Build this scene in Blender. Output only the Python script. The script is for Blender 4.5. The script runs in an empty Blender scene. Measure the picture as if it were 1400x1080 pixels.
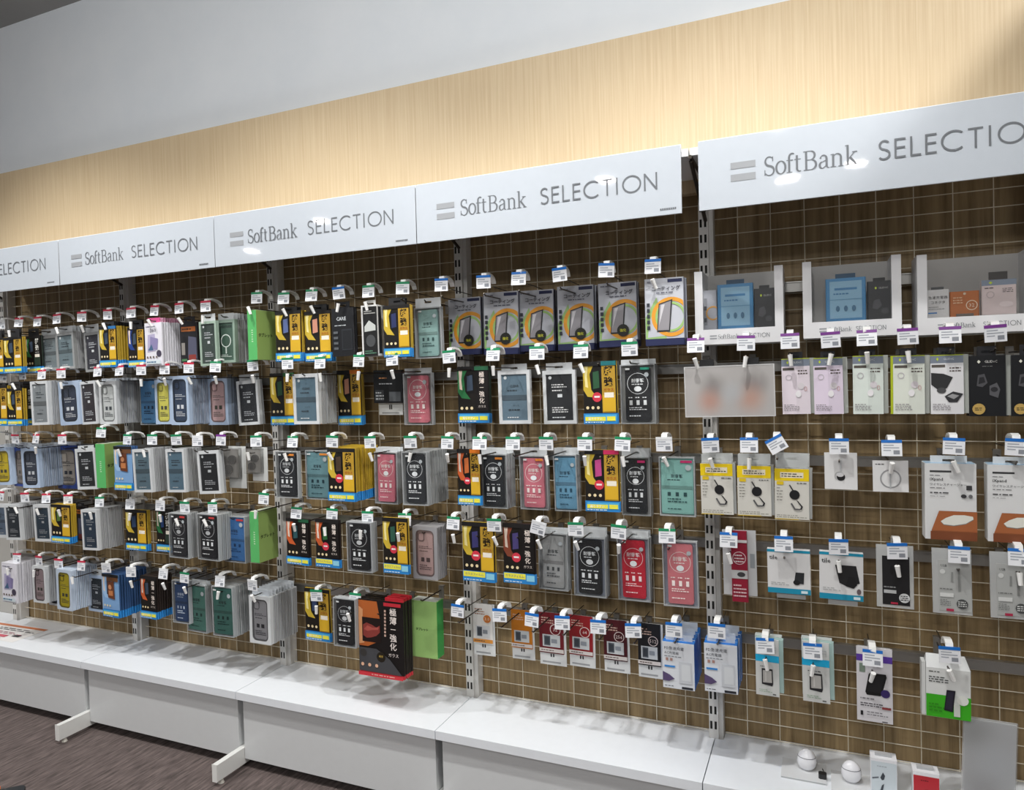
import bpy, math, random
from mathutils import Matrix, Vector

random.seed(7)
FL = 0.315                      # deck height above the floor; wall face is y = 0, room is y < 0
sc = bpy.context.scene
col = sc.collection

# ------------------------------------------------------------------ camera, world, lamps, exposure
cam_d = bpy.data.cameras.new('camera'); cam = bpy.data.objects.new('camera', cam_d); col.objects.link(cam)
cam_d.sensor_width = 36; cam_d.lens = 25.0209; cam_d.clip_start = 0.05
rx, ry, rz = -0.02300, 0.02750, 0.40710
Rm = Matrix.Rotation(rz, 3, 'Z') @ Matrix.Rotation(rx, 3, 'X') @ Matrix.Rotation(ry, 3, 'Y')
right, fwd, up = Rm.col[0], Rm.col[1], Rm.col[2]
mw = Matrix.Identity(4)
for i in range(3):
    mw[i][0] = right[i]; mw[i][1] = up[i]; mw[i][2] = -fwd[i]
mw.translation = (3.9331, -2.4073, 1.2054 + FL)
cam.matrix_world = mw
sc.camera = cam

world = bpy.data.worlds.new('shop_ambient'); sc.world = world; world.use_nodes = True
wb = world.node_tree.nodes['Background']; wb.inputs[0].default_value = (0.90, 0.95, 1.0, 1); wb.inputs[1].default_value = 0.14

CEIL = 3.142 + FL
def lamp(name, x, y, z, power, size, colr=(1, 0.99, 0.97), spot=None, tgt=None, blend=.6):
    if spot is None:
        l = bpy.data.lights.new(name, 'POINT'); l.shadow_soft_size = size / 2
    elif spot:
        l = bpy.data.lights.new(name, 'SPOT'); l.spot_size = math.radians(spot); l.spot_blend = blend; l.shadow_soft_size = size / 2
    else:
        l = bpy.data.lights.new(name, 'AREA'); l.shape = 'DISK'; l.size = size
    l.energy = power; l.color = colr
    o = bpy.data.objects.new(name, l); col.objects.link(o); o.location = (x, y, z)
    if tgt:
        o.rotation_euler = (Vector(tgt) - o.location).to_track_quat('-Z', 'Y').to_euler()
    return o
# downlights in front of the display, and added unseen lamps that wash the upper wall towards the right
for x, p in ((-0.9, 84), (0.6, 92), (2.1, 86), (3.6, 80)):
    lamp('downlight_lamp', x, -1.18, CEIL - .03, p, .10, spot=112, tgt=(x - .1, -.95, 0))
for x, y, p in ((1.1, -1.8, 14), (2.6, -1.7, 20), (4.0, -1.7, 15)):
    lamp('added_wash_lamp', x, y, CEIL - .16, p, .10)
lamp('added_wash_lamp', 5.33, -1.6, FL + 3.09, 95, .06)  # added lamp behind the partition, throws the diagonal shadow edge
# lamps further back in the room (they show as glints on the signs)
for x, y in ((2.05, -4.95), (-1.3, -4.95), (3.65, -4.15), (3.66, -5.85), (4.34, -5.5), (-3.2, -6.0)):
    lamp('ceiling_lamp', x, y, CEIL - .05, 27, .2, spot=0)

sc.view_settings.view_transform = 'Standard'; sc.view_settings.look = 'None'
sc.view_settings.exposure = 0.38; sc.view_settings.gamma = 1.0; sc.view_settings.use_curve_mapping = False

# ------------------------------------------------------------------ materials
def lin(h):
    r = [int(h[i:i + 2], 16) / 255 for i in (0, 2, 4)]
    return tuple(c / 12.92 if c <= .04045 else ((c + .055) / 1.055) ** 2.4 for c in r)
MATS = {}
def M(h, rough=.45, metal=0.0, coat=0.0):
    """plain coloured surface with a faint procedural unevenness"""
    k = (h, rough, metal, coat)
    if k in MATS: return MATS[k]
    m = bpy.data.materials.new('surface_' + h); m.use_nodes = True
    nt = m.node_tree; b = nt.nodes['Principled BSDF']
    c = lin(h)
    b.inputs['Roughness'].default_value = rough; b.inputs['Metallic'].default_value = metal
    b.inputs['Coat Weight'].default_value = coat; b.inputs['Coat Roughness'].default_value = .03
    tc = nt.nodes.new('ShaderNodeTexCoord'); nz = nt.nodes.new('ShaderNodeTexNoise'); nz.inputs['Scale'].default_value = 35
    nz.inputs['Detail'].default_value = 1.0
    mx = nt.nodes.new('ShaderNodeMix'); mx.data_type = 'RGBA'
    mx.inputs[6].default_value = (*[v * .98 for v in c], 1); mx.inputs[7].default_value = (*[min(1, v * 1.02) for v in c], 1)
    nt.links.new(tc.outputs['Object'], nz.inputs['Vector']); nt.links.new(nz.outputs['Fac'], mx.inputs[0])
    nt.links.new(mx.outputs[2], b.inputs['Base Color'])
    MATS[k] = m; return m
def clear(h='ffffff', see=.8, rough=.06, gloss=.12, key=''):
    """clear plastic: see = share that passes straight through, the rest a thin tint plus a glossy skin"""
    k = ('clear', h, see, rough, gloss)
    if k in MATS: return MATS[k]
    m = bpy.data.materials.new('clear_plastic_' + h); m.use_nodes = True
    nt = m.node_tree; nt.nodes.clear()
    out = nt.nodes.new('ShaderNodeOutputMaterial')
    tr = nt.nodes.new('ShaderNodeBsdfTransparent'); df = nt.nodes.new('ShaderNodeBsdfDiffuse'); gl = nt.nodes.new('ShaderNodeBsdfGlossy')
    df.inputs[0].default_value = (*lin(h), 1); gl.inputs['Roughness'].default_value = rough
    m1 = nt.nodes.new('ShaderNodeMixShader'); m2 = nt.nodes.new('ShaderNodeMixShader'); lw = nt.nodes.new('ShaderNodeLayerWeight')
    lw.inputs['Blend'].default_value = gloss
    m1.inputs[0].default_value = see
    nt.links.new(df.outputs[0], m1.inputs[1]); nt.links.new(tr.outputs[0], m1.inputs[2])
    nt.links.new(lw.outputs['Fresnel'], m2.inputs[0]); nt.links.new(m1.outputs[0], m2.inputs[1]); nt.links.new(gl.outputs[0], m2.inputs[2])
    nt.links.new(m2.outputs[0], out.inputs[0])
    MATS[k] = m; return m
def grain(name, c0, c1, scale, rough=.5, bump=0.0, coords='Object', noise=4.0, c2=None):
    """two-tone noise stretched by scale (wood, carpet, painted wall)"""
    m = bpy.data.materials.new(name); m.use_nodes = True
    nt = m.node_tree; b = nt.nodes['Principled BSDF']; b.inputs['Roughness'].default_value = rough
    tc = nt.nodes.new('ShaderNodeTexCoord'); mp = nt.nodes.new('ShaderNodeMapping'); mp.inputs['Scale'].default_value = scale
    nz = nt.nodes.new('ShaderNodeTexNoise'); nz.inputs['Scale'].default_value = noise; nz.inputs['Detail'].default_value = 5; nz.inputs['Roughness'].default_value = .6
    rp = nt.nodes.new('ShaderNodeValToRGB'); rp.color_ramp.elements[0].position = .32; rp.color_ramp.elements[1].position = .68
    rp.color_ramp.elements[0].color = (*lin(c0), 1); rp.color_ramp.elements[1].color = (*lin(c1), 1)
    nt.links.new(tc.outputs[coords], mp.inputs[0]); nt.links.new(mp.outputs[0], nz.inputs['Vector']); nt.links.new(nz.outputs['Fac'], rp.inputs[0])
    nt.links.new(rp.outputs[0], b.inputs['Base Color'])
    if bump:
        bp = nt.nodes.new('ShaderNodeBump'); bp.inputs['Strength'].default_value = bump; bp.inputs['Distance'].default_value = .004
        nt.links.new(nz.outputs['Fac'], bp.inputs['Height']); nt.links.new(bp.outputs[0], b.inputs['Normal'])
    return m
def softspots(name, base, spots, rough=.35):
    """soft round colour blots on an object-space face (an out-of-focus print)"""
    m = bpy.data.materials.new(name); m.use_nodes = True
    nt = m.node_tree; b = nt.nodes['Principled BSDF']; b.inputs['Roughness'].default_value = rough
    tc = nt.nodes.new('ShaderNodeTexCoord'); prev = None
    for (x, z, r, h) in spots:
        vm = nt.nodes.new('ShaderNodeVectorMath'); vm.operation = 'DISTANCE'; vm.inputs[1].default_value = (x, 0, z)
        sx = nt.nodes.new('ShaderNodeMapping'); sx.inputs['Scale'].default_value = (1, 0, 1)
        mr = nt.nodes.new('ShaderNodeMapRange'); mr.interpolation_type = 'SMOOTHSTEP'
        mr.inputs[1].default_value = 0; mr.inputs[2].default_value = r; mr.inputs[3].default_value = .85; mr.inputs[4].default_value = 0
        mx = nt.nodes.new('ShaderNodeMix'); mx.data_type = 'RGBA'; mx.inputs[7].default_value = (*lin(h), 1)
        nt.links.new(tc.outputs['Object'], sx.inputs[0]); nt.links.new(sx.outputs[0], vm.inputs[0]); nt.links.new(vm.outputs['Value'], mr.inputs[0])
        nt.links.new(mr.outputs[0], mx.inputs[0])
        if prev: nt.links.new(prev.outputs[2], mx.inputs[6])
        else: mx.inputs[6].default_value = (*lin(base), 1)
        prev = mx
    nt.links.new(prev.outputs[2], b.inputs['Base Color'])
    return m

# ------------------------------------------------------------------ mesh builder
TXT = {}
def text_mesh(s, bold=0.0):
    k = (s, bold)
    if k in TXT: return TXT[k]
    c = bpy.data.curves.new('t', 'FONT'); c.body = s; c.size = 1; c.resolution_u = 1; c.offset = bold
    o = bpy.data.objects.new('t', c); col.objects.link(o)
    dg = bpy.context.evaluated_depsgraph_get(); me = o.evaluated_get(dg).to_mesh()
    vs = [tuple(v.co) for v in me.vertices]; fs = [tuple(p.vertices) for p in me.polygons]
    o.evaluated_get(dg).to_mesh_clear(); bpy.data.objects.remove(o); bpy.data.curves.remove(c)
    if not vs: vs = [(0, 0, 0)]; fs = []
    x0 = min(v[0] for v in vs); x1 = max(v[0] for v in vs); y0 = min(v[1] for v in vs); y1 = max(v[1] for v in vs)
    TXT[k] = (vs, fs, x0, x1, y0, y1); return TXT[k]

class MB:
    def __init__(s): s.v = []; s.f = []; s.m = []; s.mats = []
    def mi(s, m):
        if m not in s.mats: s.mats.append(m)
        return s.mats.index(m)
    def add(s, vs, fs, m):
        b = len(s.v); s.v += [tuple(v) for v in vs]; k = s.mi(m)
        for f in fs: s.f.append(tuple(b + i for i in f)); s.m.append(k)
        return s
    def box(s, x0, x1, y0, y1, z0, z1, m):
        vs = [(x, y, z) for x in (x0, x1) for y in (y0, y1) for z in (z0, z1)]
        return s.add(vs, [(0, 1, 3, 2), (4, 6, 7, 5), (0, 4, 5, 1), (2, 3, 7, 6), (0, 2, 6, 4), (1, 5, 7, 3)], m)
    def cbox(s, x0, x1, y0, y1, z0, z1, c, m, mf=None):
        """box with the four upright edges cut"""
        P = [(x0 + c, y0), (x1 - c, y0), (x1, y0 + c), (x1, y1 - c), (x1 - c, y1), (x0 + c, y1), (x0, y1 - c), (x0, y0 + c)]
        vs = [(x, y, z0) for x, y in P] + [(x, y, z1) for x, y in P]
        s.add(vs, [(i, (i + 1) % 8, 8 + (i + 1) % 8, 8 + i) for i in range(8)] + [tuple(range(7, -1, -1)), tuple(range(8, 16))], m)
        return s
    def slab(s, pts, y0, y1, m, ms=None):
        """outline in x,z (counter-clockwise seen from -y) given thickness y0 (front) .. y1"""
        n = len(pts)
        vs = [(x, y0, z) for x, z in pts] + [(x, y1, z) for x, z in pts]
        s.add(vs, [tuple(range(n)), tuple(range(2 * n - 1, n - 1, -1))], m)
        s.add(vs, [(i, n + i, n + (i + 1) % n, (i + 1) % n) for i in range(n)], ms or m)
        return s
    def poly(s, pts, y, m):
        return s.add([(x, y, z) for x, z in pts], [tuple(range(len(pts)))], m)
    def ring(s, outer, inner, y0, y1, m):
        """frame between two outlines with the same number of points"""
        n = len(outer)
        vs = [(x, y0, z) for x, z in outer] + [(x, y0, z) for x, z in inner] + [(x, y1, z) for x, z in outer] + [(x, y1, z) for x, z in inner]
        fs = []
        for i in range(n):
            j = (i + 1) % n
            fs += [(i, j, n + j, n + i), (2 * n + i, 3 * n + i, 3 * n + j, 2 * n + j), (i, 2 * n + i, 2 * n + j, j), (n + i, n + j, 3 * n + j, 3 * n + i)]
        return s.add(vs, fs, m)
    def tube(s, pts, r, m, n=6, r1=None):
        pts = [Vector(p) for p in pts]; k = len(pts); vs = []
        for i, p in enumerate(pts):
            d = (pts[min(i + 1, k - 1)] - pts[max(i - 1, 0)]).normalized()
            a = d.cross(Vector((0, 0, 1)) if abs(d.z) < .9 else Vector((1, 0, 0))).normalized(); b = d.cross(a)
            rr = r if r1 is None else r + (r1 - r) * i / (k - 1)
            vs += [p + (a * math.cos(6.28318 * j / n) + b * math.sin(6.28318 * j / n)) * rr for j in range(n)]
        fs = [(i * n + j, i * n + (j + 1) % n, (i + 1) * n + (j + 1) % n, (i + 1) * n + j) for i in range(k - 1) for j in range(n)]
        fs += [tuple(range(n - 1, -1, -1)), tuple((k - 1) * n + j for j in range(n))]
        return s.add(vs, fs, m)
    def text(s, t, cx, cz, hgt, y, m, wmax=None, align='c', bold=0.0, sx=1.0, rot=0):
        vs, fs, x0, x1, y0, y1 = text_mesh(t, bold)
        k = hgt / max(.2, (y1 - y0)); kx = k * sx
        if wmax and (x1 - x0) * kx > wmax: kx = wmax / (x1 - x0)
        ox = {'c': (x0 + x1) / 2, 'l': x0, 'r': x1}[align]; oz = (y0 + y1) / 2
        ca, sa = math.cos(rot), math.sin(rot)
        P = []
        for v in vs:
            a, b = (v[0] - ox) * kx, (v[1] - oz) * k
            P.append((cx + a * ca - b * sa, y, cz + a * sa + b * ca))
        return s.add(P, fs, m)
    def mesh(s, name):
        me = bpy.data.meshes.new(name); me.from_pydata(s.v, [], s.f); me.validate()
        for m in s.mats: me.materials.append(m)
        if len(me.polygons) == len(s.m): me.polygons.foreach_set('material_index', s.m)
        me.update(); return me
    def build(s, name, parent=None, loc=None, smooth=False):
        o = bpy.data.objects.new(name, s.mesh(name)); col.objects.link(o)
        if parent: o.parent = parent
        if loc: o.location = loc
        if smooth:
            for p in o.data.polygons: p.use_smooth = True
        return o
def rrect(x0, x1, z0, z1, r, n=4):
    P = []
    for cx, cz, a0 in ((x1 - r, z0 + r, -90), (x1 - r, z1 - r, 0), (x0 + r, z1 - r, 90), (x0 + r, z0 + r, 180)):
        for i in range(n + 1):
            a = math.radians(a0 + 90 * i / n); P.append((cx + r * math.cos(a), cz + r * math.sin(a)))
    return P
def rect(x0, x1, z0, z1): return [(x0, z0), (x1, z0), (x1, z1), (x0, z1)]
def disc(cx, cz, r, n=14, rz=None):
    rz = rz or r
    return [(cx + r * math.cos(6.28318 * i / n), cz + rz * math.sin(6.28318 * i / n)) for i in range(n)]
def empty(name, loc=(0, 0, 0), rot=(0, 0, 0)):
    o = bpy.data.objects.new(name, None); col.objects.link(o); o.location = loc; o.rotation_euler = rot; o.empty_display_size = .02
    return o
def tag(o, label=None, cat=None, group=None, kind=None):
    if label: o['label'] = label
    if cat: o['category'] = cat
    if group: o['group'] = group
    if kind: o['kind'] = kind
    return o
def link_copy(o, parent=None, loc=None):
    c = o.copy(); col.objects.link(c); c.parent = parent
    if loc is not None: c.location = loc
    return c

WHITE = M('eef0f2', .35); PLASTIC = M('f8f8f6', .3, coat=.3); DARKWIRE = M('4a443e', .35, .8); STEEL = M('a8a6a2', .38, .85)
ORD = ['first', 'second', 'third', 'fourth', 'fifth', 'sixth', 'seventh', 'eighth', 'ninth', 'tenth', 'eleventh', 'twelfth']
ROWN = {1: 'top row', 2: 'second row', 3: 'third row', 4: 'fourth row', 5: 'bottom row'}

# ------------------------------------------------------------------ the room
X0, X1 = -6.0, 9.0
tag(MB().box(X0, X1, -9, .3, -.05, 0, grain('carpet', '3c3432', '6e615e', (10, 1.2, 1), .95, .5, noise=9)).build('floor'),
    'dark brown-grey ribbed carpet floor', 'floor', kind='structure')
tag(MB().box(X0, X1, -9, .3, CEIL, CEIL + .05, grain('ceiling_paint', '8b8b8a', '929291', (1, 1, 1), .9)).build('ceiling'),
    'grey ceiling above the white wall', 'ceiling', kind='structure')
tag(MB().box(X0, X1, .055, .25, 0, CEIL, grain('wall_paint', 'e2e8ee', 'e7ecf1', (1, 1, 1), .8)).build('wall_back'),
    'white painted wall above the wood band', 'wall', kind='structure')
wood = grain('light_oak_laminate', 'c8b08c', 'd6c2a0', (26, 1, .5), .5, .12, noise=5)
tag(MB().box(5.0, 5.06, -1.35, .054, 0, FL + 2.74, grain('partition_paint', 'dcdcda', 'e2e2e0', (1, 1, 1), .8)).build('added_partition'),  # unseen blocker, added so its top edge shades band and sign diagonally
    'unseen white partition added beyond the right frame edge to cast a shadow', 'wall', kind='structure')
tag(MB().box(X0, X1, .0, .054, FL + 1.80, FL + 2.355, wood).build('trim_1'),
    'light oak laminate band running above the signs', 'wall band', kind='structure')
brown = grain('brown_oak_panel', '735e3d', '9e8761', (13, 1, .7), .55, .08, noise=4)
for k in range(0, 6):
    tag(MB().box(k * .9 + .002, k * .9 + .898, .04, .054, FL - .02, FL + 1.80, brown).build('trim_%d' % (k + 2)),
        'brown wood-grain back panel behind the wire grid', 'back panel', kind='structure')
tag(MB().box(-.898 - .9, -.002, .04, .054, FL - .02, FL + 1.80, M('b5b2ac', .6)).build('trim_8'),
    'pale grey back panel at the far left', 'back panel', kind='structure')

# ------------------------------------------------------------------ uprights, grid panels, bars, decks
BAYW = ['far left', 'second', 'third', 'fourth', 'rightmost']
postM = M('d2d0cc', .42)
slot_mb = MB()
for z in [FL + .03 + i * .05 for i in range(36)]:
    for x in (-.010, .004):
        slot_mb.box(x - .0045, x + .0025, -.0205, -.0185, z, z + .026, M('15130f', .8))
slot_me = slot_mb.mesh('slots')
post_mb = MB()
post_mb.box(-.018, .012, -.020, .035, FL - .31, FL + 1.83, postM)
post_mb.box(.012, .026, -.006, .035, FL - .31, FL + 1.83, postM)
post_me = post_mb.mesh('post')
PLAB = ['slotted metal upright at the left frame edge', 'second slotted metal upright from the left', 'third slotted metal upright, right of the green tablet boxes',
        'fourth slotted metal upright, left of the coating kit packs', 'slotted metal upright under the gap between two signs', 'slotted metal upright beyond the right frame edge']
for k in range(6):
    r = empty('slotted_upright', (k * .9, 0, 0))
    tag(r, PLAB[k], 'upright', 'slotted uprights of the display')
    o = bpy.data.objects.new('post', post_me); col.objects.link(o); o.parent = r
    o = bpy.data.objects.new('slots', slot_me); col.objects.link(o); o.parent = r; o['kind'] = 'stuff'; o['label'] = 'two rows of dark slots'
    MB().cbox(-.012, .012, -.415, .0, .019, .083, .002, M('d9d9d6', .35)).build('base_leg', r)
    MB().box(-.012, .012, -.4165, -.415, .017, .085, M('e6e6e3', .4)).build('end_cap', r)
    MB().tube([(0, -.385, .0), (0, -.385, .008), (0, -.385, .020)], .012, M('c8c4ba', .5), 8, .006).build('levelling_foot', r)
    # sign bracket arm
    b = MB(); b.tube([(.004, -.02, FL + 1.83), (.004, -.30, FL + 1.83)], .006, DARKWIRE); b.tube([(.004, -.02, FL + 1.70), (.004, -.29, FL + 1.82)], .006, DARKWIRE)
    b.build('sign_bracket', r)

wireM = M('d9d0bb', .4)
vw = MB().tube([(0, 0, FL + .005), (0, 0, FL + 1.80)], .0015, wireM, 5).mesh('vertical_wire')
hw = MB().tube([(.029, 0, 0), (.879, 0, 0)], .0015, wireM, 5).mesh('horizontal_wire')
for k in range(5):
    g = empty('wire_grid_panel', (k * .9, .018, 0)); tag(g, 'cream wire grid panel of the %s bay' % BAYW[k], 'wire grid', 'wire grid panels')
    for i in range(1, 9):
        o = bpy.data.objects.new('vertical_wire', vw); col.objects.link(o); o.parent = g; o.location = (i * .1, 0, 0)
    for i in range(35):
        o = bpy.data.objects.new('horizontal_wire', hw); col.objects.link(o); o.parent = g; o.location = (0, -.003, FL + .008 + i * .0515)

TAGZ = {1: 1.535 + FL, 2: 1.288 + FL, 3: .990 + FL, 4: .710 + FL, 5: .405 + FL}
for k in range(5):
    for row in (1, 2, 3, 4, 5):
        if row == 1 and k != 4: continue
        z = TAGZ[row] - .066
        b = MB(); b.box(.03, .884, -.002, .012, z - .016, z + .016, STEEL); b.box(.03, .884, -.006, -.002, z + .012, z + .016, STEEL)
        b.box(.012, .03, -.008, .0, z - .02, z + .02, STEEL); b.box(.884, .897 - .012, -.008, .0, z - .02, z + .02, STEEL)
        tag(b.build('hook_bar', loc=(k * .9, 0, 0)), 'flat steel hook bar of the %s bay, %s' % (BAYW[k], ROWN[row]), 'hook bar', 'hook bars')

deckM = M('ebeff4', .32, coat=.25); kickM = M('d3d5d6', .28, coat=.35)
DL = ['white base deck at the far left edge of the display', 'white base deck under the second sign, left of the carpet leg gap', 'white base deck below the large tablet glass pack', 'white base deck below the memory card packs', 'white base deck carrying the small white egg cases', 'x']
for k in range(-1, 5):
    x = k * .9
    d = MB(); d.box(x + .0015, x + .8985, -.298, -.022, FL - .018, FL, deckM); d.box(x + .0275, x + .881, -.022, .038, FL - .018, FL, deckM); d.box(x + .0015, x + .8985, -.298, -.29, FL - .030, FL - .018, deckM)
    names = {-1: 'white base deck cut by the left frame edge', 0: 'white base deck holding the printed sheet, leftmost', 1: 'white base deck below the stacks of green case boxes',
             2: 'white base deck below the large tablet glass pack', 3: 'white base deck below the memory card packs', 4: 'white base deck carrying the two egg-shaped cases'}
    tag(d.build('base_deck'), names[k], 'shelf deck', 'white base decks')
    kp = MB(); kp.box(x + .014, x + .886, -.274, -.262, .040, FL - .034, kickM); kp.box(x + .014, x + .886, -.262, -.24, FL - .046, FL - .034, kickM)
    kp.box(x + .014, x + .026, -.262, -.20, .040, FL - .046, kickM); kp.box(x + .874, x + .886, -.262, -.20, .040, FL - .046, kickM)
    kn = {-1: 'white kick panel cut by the left frame edge', 0: 'white kick panel left of the leftmost floor leg', 1: 'white kick panel between the two visible floor legs', 2: 'white kick panel right of the nearer floor leg',
          3: 'white kick panel below the memory card packs, cut by frame', 4: 'white kick panel at the lower right, mostly out of frame'}
    tag(kp.build('kick_panel'), kn[k], 'kick panel', 'white kick panels')
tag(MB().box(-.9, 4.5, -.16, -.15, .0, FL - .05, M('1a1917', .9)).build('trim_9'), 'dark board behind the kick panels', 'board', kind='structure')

# ------------------------------------------------------------------ signs with drawn lettering
def stroke(mb, pts, w, y, m):
    """flat band along pts; w = width or list of widths"""
    n = len(pts); L = []; Rr = []
    for i, p in enumerate(pts):
        a = pts[max(i - 1, 0)]; b = pts[min(i + 1, n - 1)]
        dx, dz = b[0] - a[0], b[1] - a[1]; l = math.hypot(dx, dz) or 1
        nx, nz = -dz / l, dx / l; ww = (w[i] if isinstance(w, (list, tuple)) else w) / 2
        L.append((p[0] + nx * ww, p[1] + nz * ww)); Rr.append((p[0] - nx * ww, p[1] - nz * ww))
    vs = [(q[0], y, q[1]) for q in L] + [(q[0], y, q[1]) for q in Rr]
    mb.add(vs, [(i, n + i, n + i + 1, i + 1) for i in range(n - 1)], m)
def arc(cx, cz, rx_, rz_, a0, a1, n=16):
    return [(cx + rx_ * math.cos(math.radians(a0 + (a1 - a0) * i / n)), cz + rz_ * math.sin(math.radians(a0 + (a1 - a0) * i / n))) for i in range(n + 1)]
def sweep(n, thin, thick, ph=0.0, cyc=1.0):
    return [thin + (thick - thin) * (.5 - .5 * math.cos(6.28318 * (cyc * i / n + ph))) for i in range(n + 1)]
LS = .00003
def serif_word(mb, x, z, H, y, m):
    """'SoftBank' drawn as a light roman; H = cap height. Returns nothing; widths follow the sign."""
    T, t = .105 * H, .042 * H; xh = .68 * H; sf = .13 * H
    cnt = [0]
    def S(p, w): cnt[0] += 1; stroke(mb, [(x + a * H, z + b * H) for a, b in p], w, y - LS * (cnt[0] % 9), m)
    def stem(a, z0, z1, top=True, bot=True, w=None):
        S([(a, z0), (a, z1)], w or T)
        if bot: S([(a - .13, z0 + .02), (a + .13, z0 + .02)], t)
        if top: S([(a - .12, z1 - .03), (a, z1 - .01)], t)
    # S
    top = arc(.27, .745, .20, .235, 35, 250, 14); bot = arc(.27, .245, .225, .245, 70, -150, 14)
    S(top + bot, sweep(29, t, T, .0, 1.0)); S([(.44, .72), (.44, .98)], t); S([(.045, .02), (.045, .30)], t)
    # o
    def bowl(cx, rx_, a0=0, a1=360, n=24): S(arc(cx, .335, rx_, .335, a0, a1, n), [t + (T - t) * abs(math.cos(math.radians(a0 + (a1 - a0) * i / n))) for i in range(n + 1)])
    bowl(.84, .225)
    # f
    S([(1.25, .02), (1.25, .80)] + arc(1.40, .80, .15, .19, 180, 50, 8), [T, T] + [T + (t * 1.6 - T) * i / 8 for i in range(9)]); S([(1.12, .02), (1.40, .02)], t); S([(1.12, .65), (1.44, .65)], t)
    # t
    S([(1.63, .86), (1.63, .17)] + arc(1.76, .17, .13, .15, 180, 300, 8), [T, T] + [T + (t - T) * i / 8 for i in range(9)]); S([(1.50, .65), (1.82, .65)], t)
    # B
    S([(2.08, .0), (2.08, 1.0)], T); S([(1.95, .02), (2.30, .02)], t); S([(1.95, .98), (2.28, .98)], t); S([(2.08, .53), (2.30, .53)], t)
    S(arc(2.28, .755, .21, .225, 90, -90, 12), [t + (T - t) * math.cos(math.radians(90 - 180 * i / 12)) for i in range(13)])
    S(arc(2.30, .275, .25, .255, 90, -90, 12), [t + (T - t) * math.cos(math.radians(90 - 180 * i / 12)) for i in range(13)])
    # a
    S([(2.76, .52)] + arc(2.90, .50, .15, .17, 150, 0, 8) + [(3.05, .12), (3.09, .03), (3.17, .02)], [T] + [t + (T - t) * i / 8 for i in range(9)] + [T, t, t])
    S([(3.05, .42), (2.86, .34)] + arc(2.86, .175, .14, .165, 90, 270, 8) + [(3.05, .13)], [t, t] + [t + (T - t) * math.sin(math.radians(180 * i / 8)) for i in range(9)] + [t])
    # n
    stem(3.36, .0, .67); S([(3.36, .50)] + arc(3.55, .47, .17, .19, 140, 0, 8) + [(3.72, .0)], [t] + [t + (T - t) * i / 8 for i in range(9)] + [T]); S([(3.60, .02), (3.84, .02)], t)
    # k
    stem(4.04, .0, 1.02); S([(4.04, .28), (4.34, .62)], t); S([(4.14, .40), (4.42, .02)], T); S([(4.24, .65), (4.48, .65)], t); S([(4.30, .02), (4.52, .02)], t)
def sans_word(mb, x, z, H, W, y, m):
    """SELECTION in an even geometric sans, drawn to total width W"""
    w = .095 * H
    adv = {'S': .62, 'E': .62, 'L': .58, 'C': 1.0, 'T': .72, 'I': .38, 'O': 1.12, 'N': .86}
    word = 'SELECTION'; tot = sum(adv[c] for c in word) - .12; k = W / (tot * H); cx = 0; cnt = [0]
    for c in word:
        def S(p): cnt[0] += 1; stroke(mb, [(x + (cx + a) * H * k, z + b * H) for a, b in p], w, y - LS * (cnt[0] % 7), m)
        if c == 'S': S(arc(.24, .745, .19, .215, 30, 260, 12) + arc(.22, .265, .22, .24, 75, -145, 12))
        if c == 'E': S([(.06, 0), (.06, 1)]); S([(.06, .955), (.46, .955)]); S([(.06, .53), (.44, .53)]); S([(.06, .045), (.46, .045)])
        if c == 'L': S([(.06, 0), (.06, 1)]); S([(.06, .045), (.44, .045)])
        if c == 'C': S(arc(.50, .5, .46, .475, 48, 312, 24))
        if c == 'T': S([(.30, 0), (.30, 1)]); S([(.02, .955), (.58, .955)])
        if c == 'I': S([(.10, 0), (.10, 1)])
        if c == 'O': S(arc(.50, .5, .46, .475, 0, 360, 30))
        if c == 'N': S([(.06, 0), (.06, 1)]); S([(.06, .97), (.66, .03)]); S([(.66, 0), (.66, 1)])
        cx += adv[c]
signM = M('bfc6ce', .55, coat=.45)
inkM = M('6a6e73', .5); ink2 = M('9b9ea2', .5)
SLAB = {-1: 'out of frame', 0: 'leftmost white sign, cut by the frame edge', 1: 'second white sign from the left, smallest complete one', 2: 'third white sign from the left, film corner peeling',
        3: 'white sign left of the gap, above the coating kit packs', 4: 'rightmost white sign, largest and cut by the frame'}
letter_me = None
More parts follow.
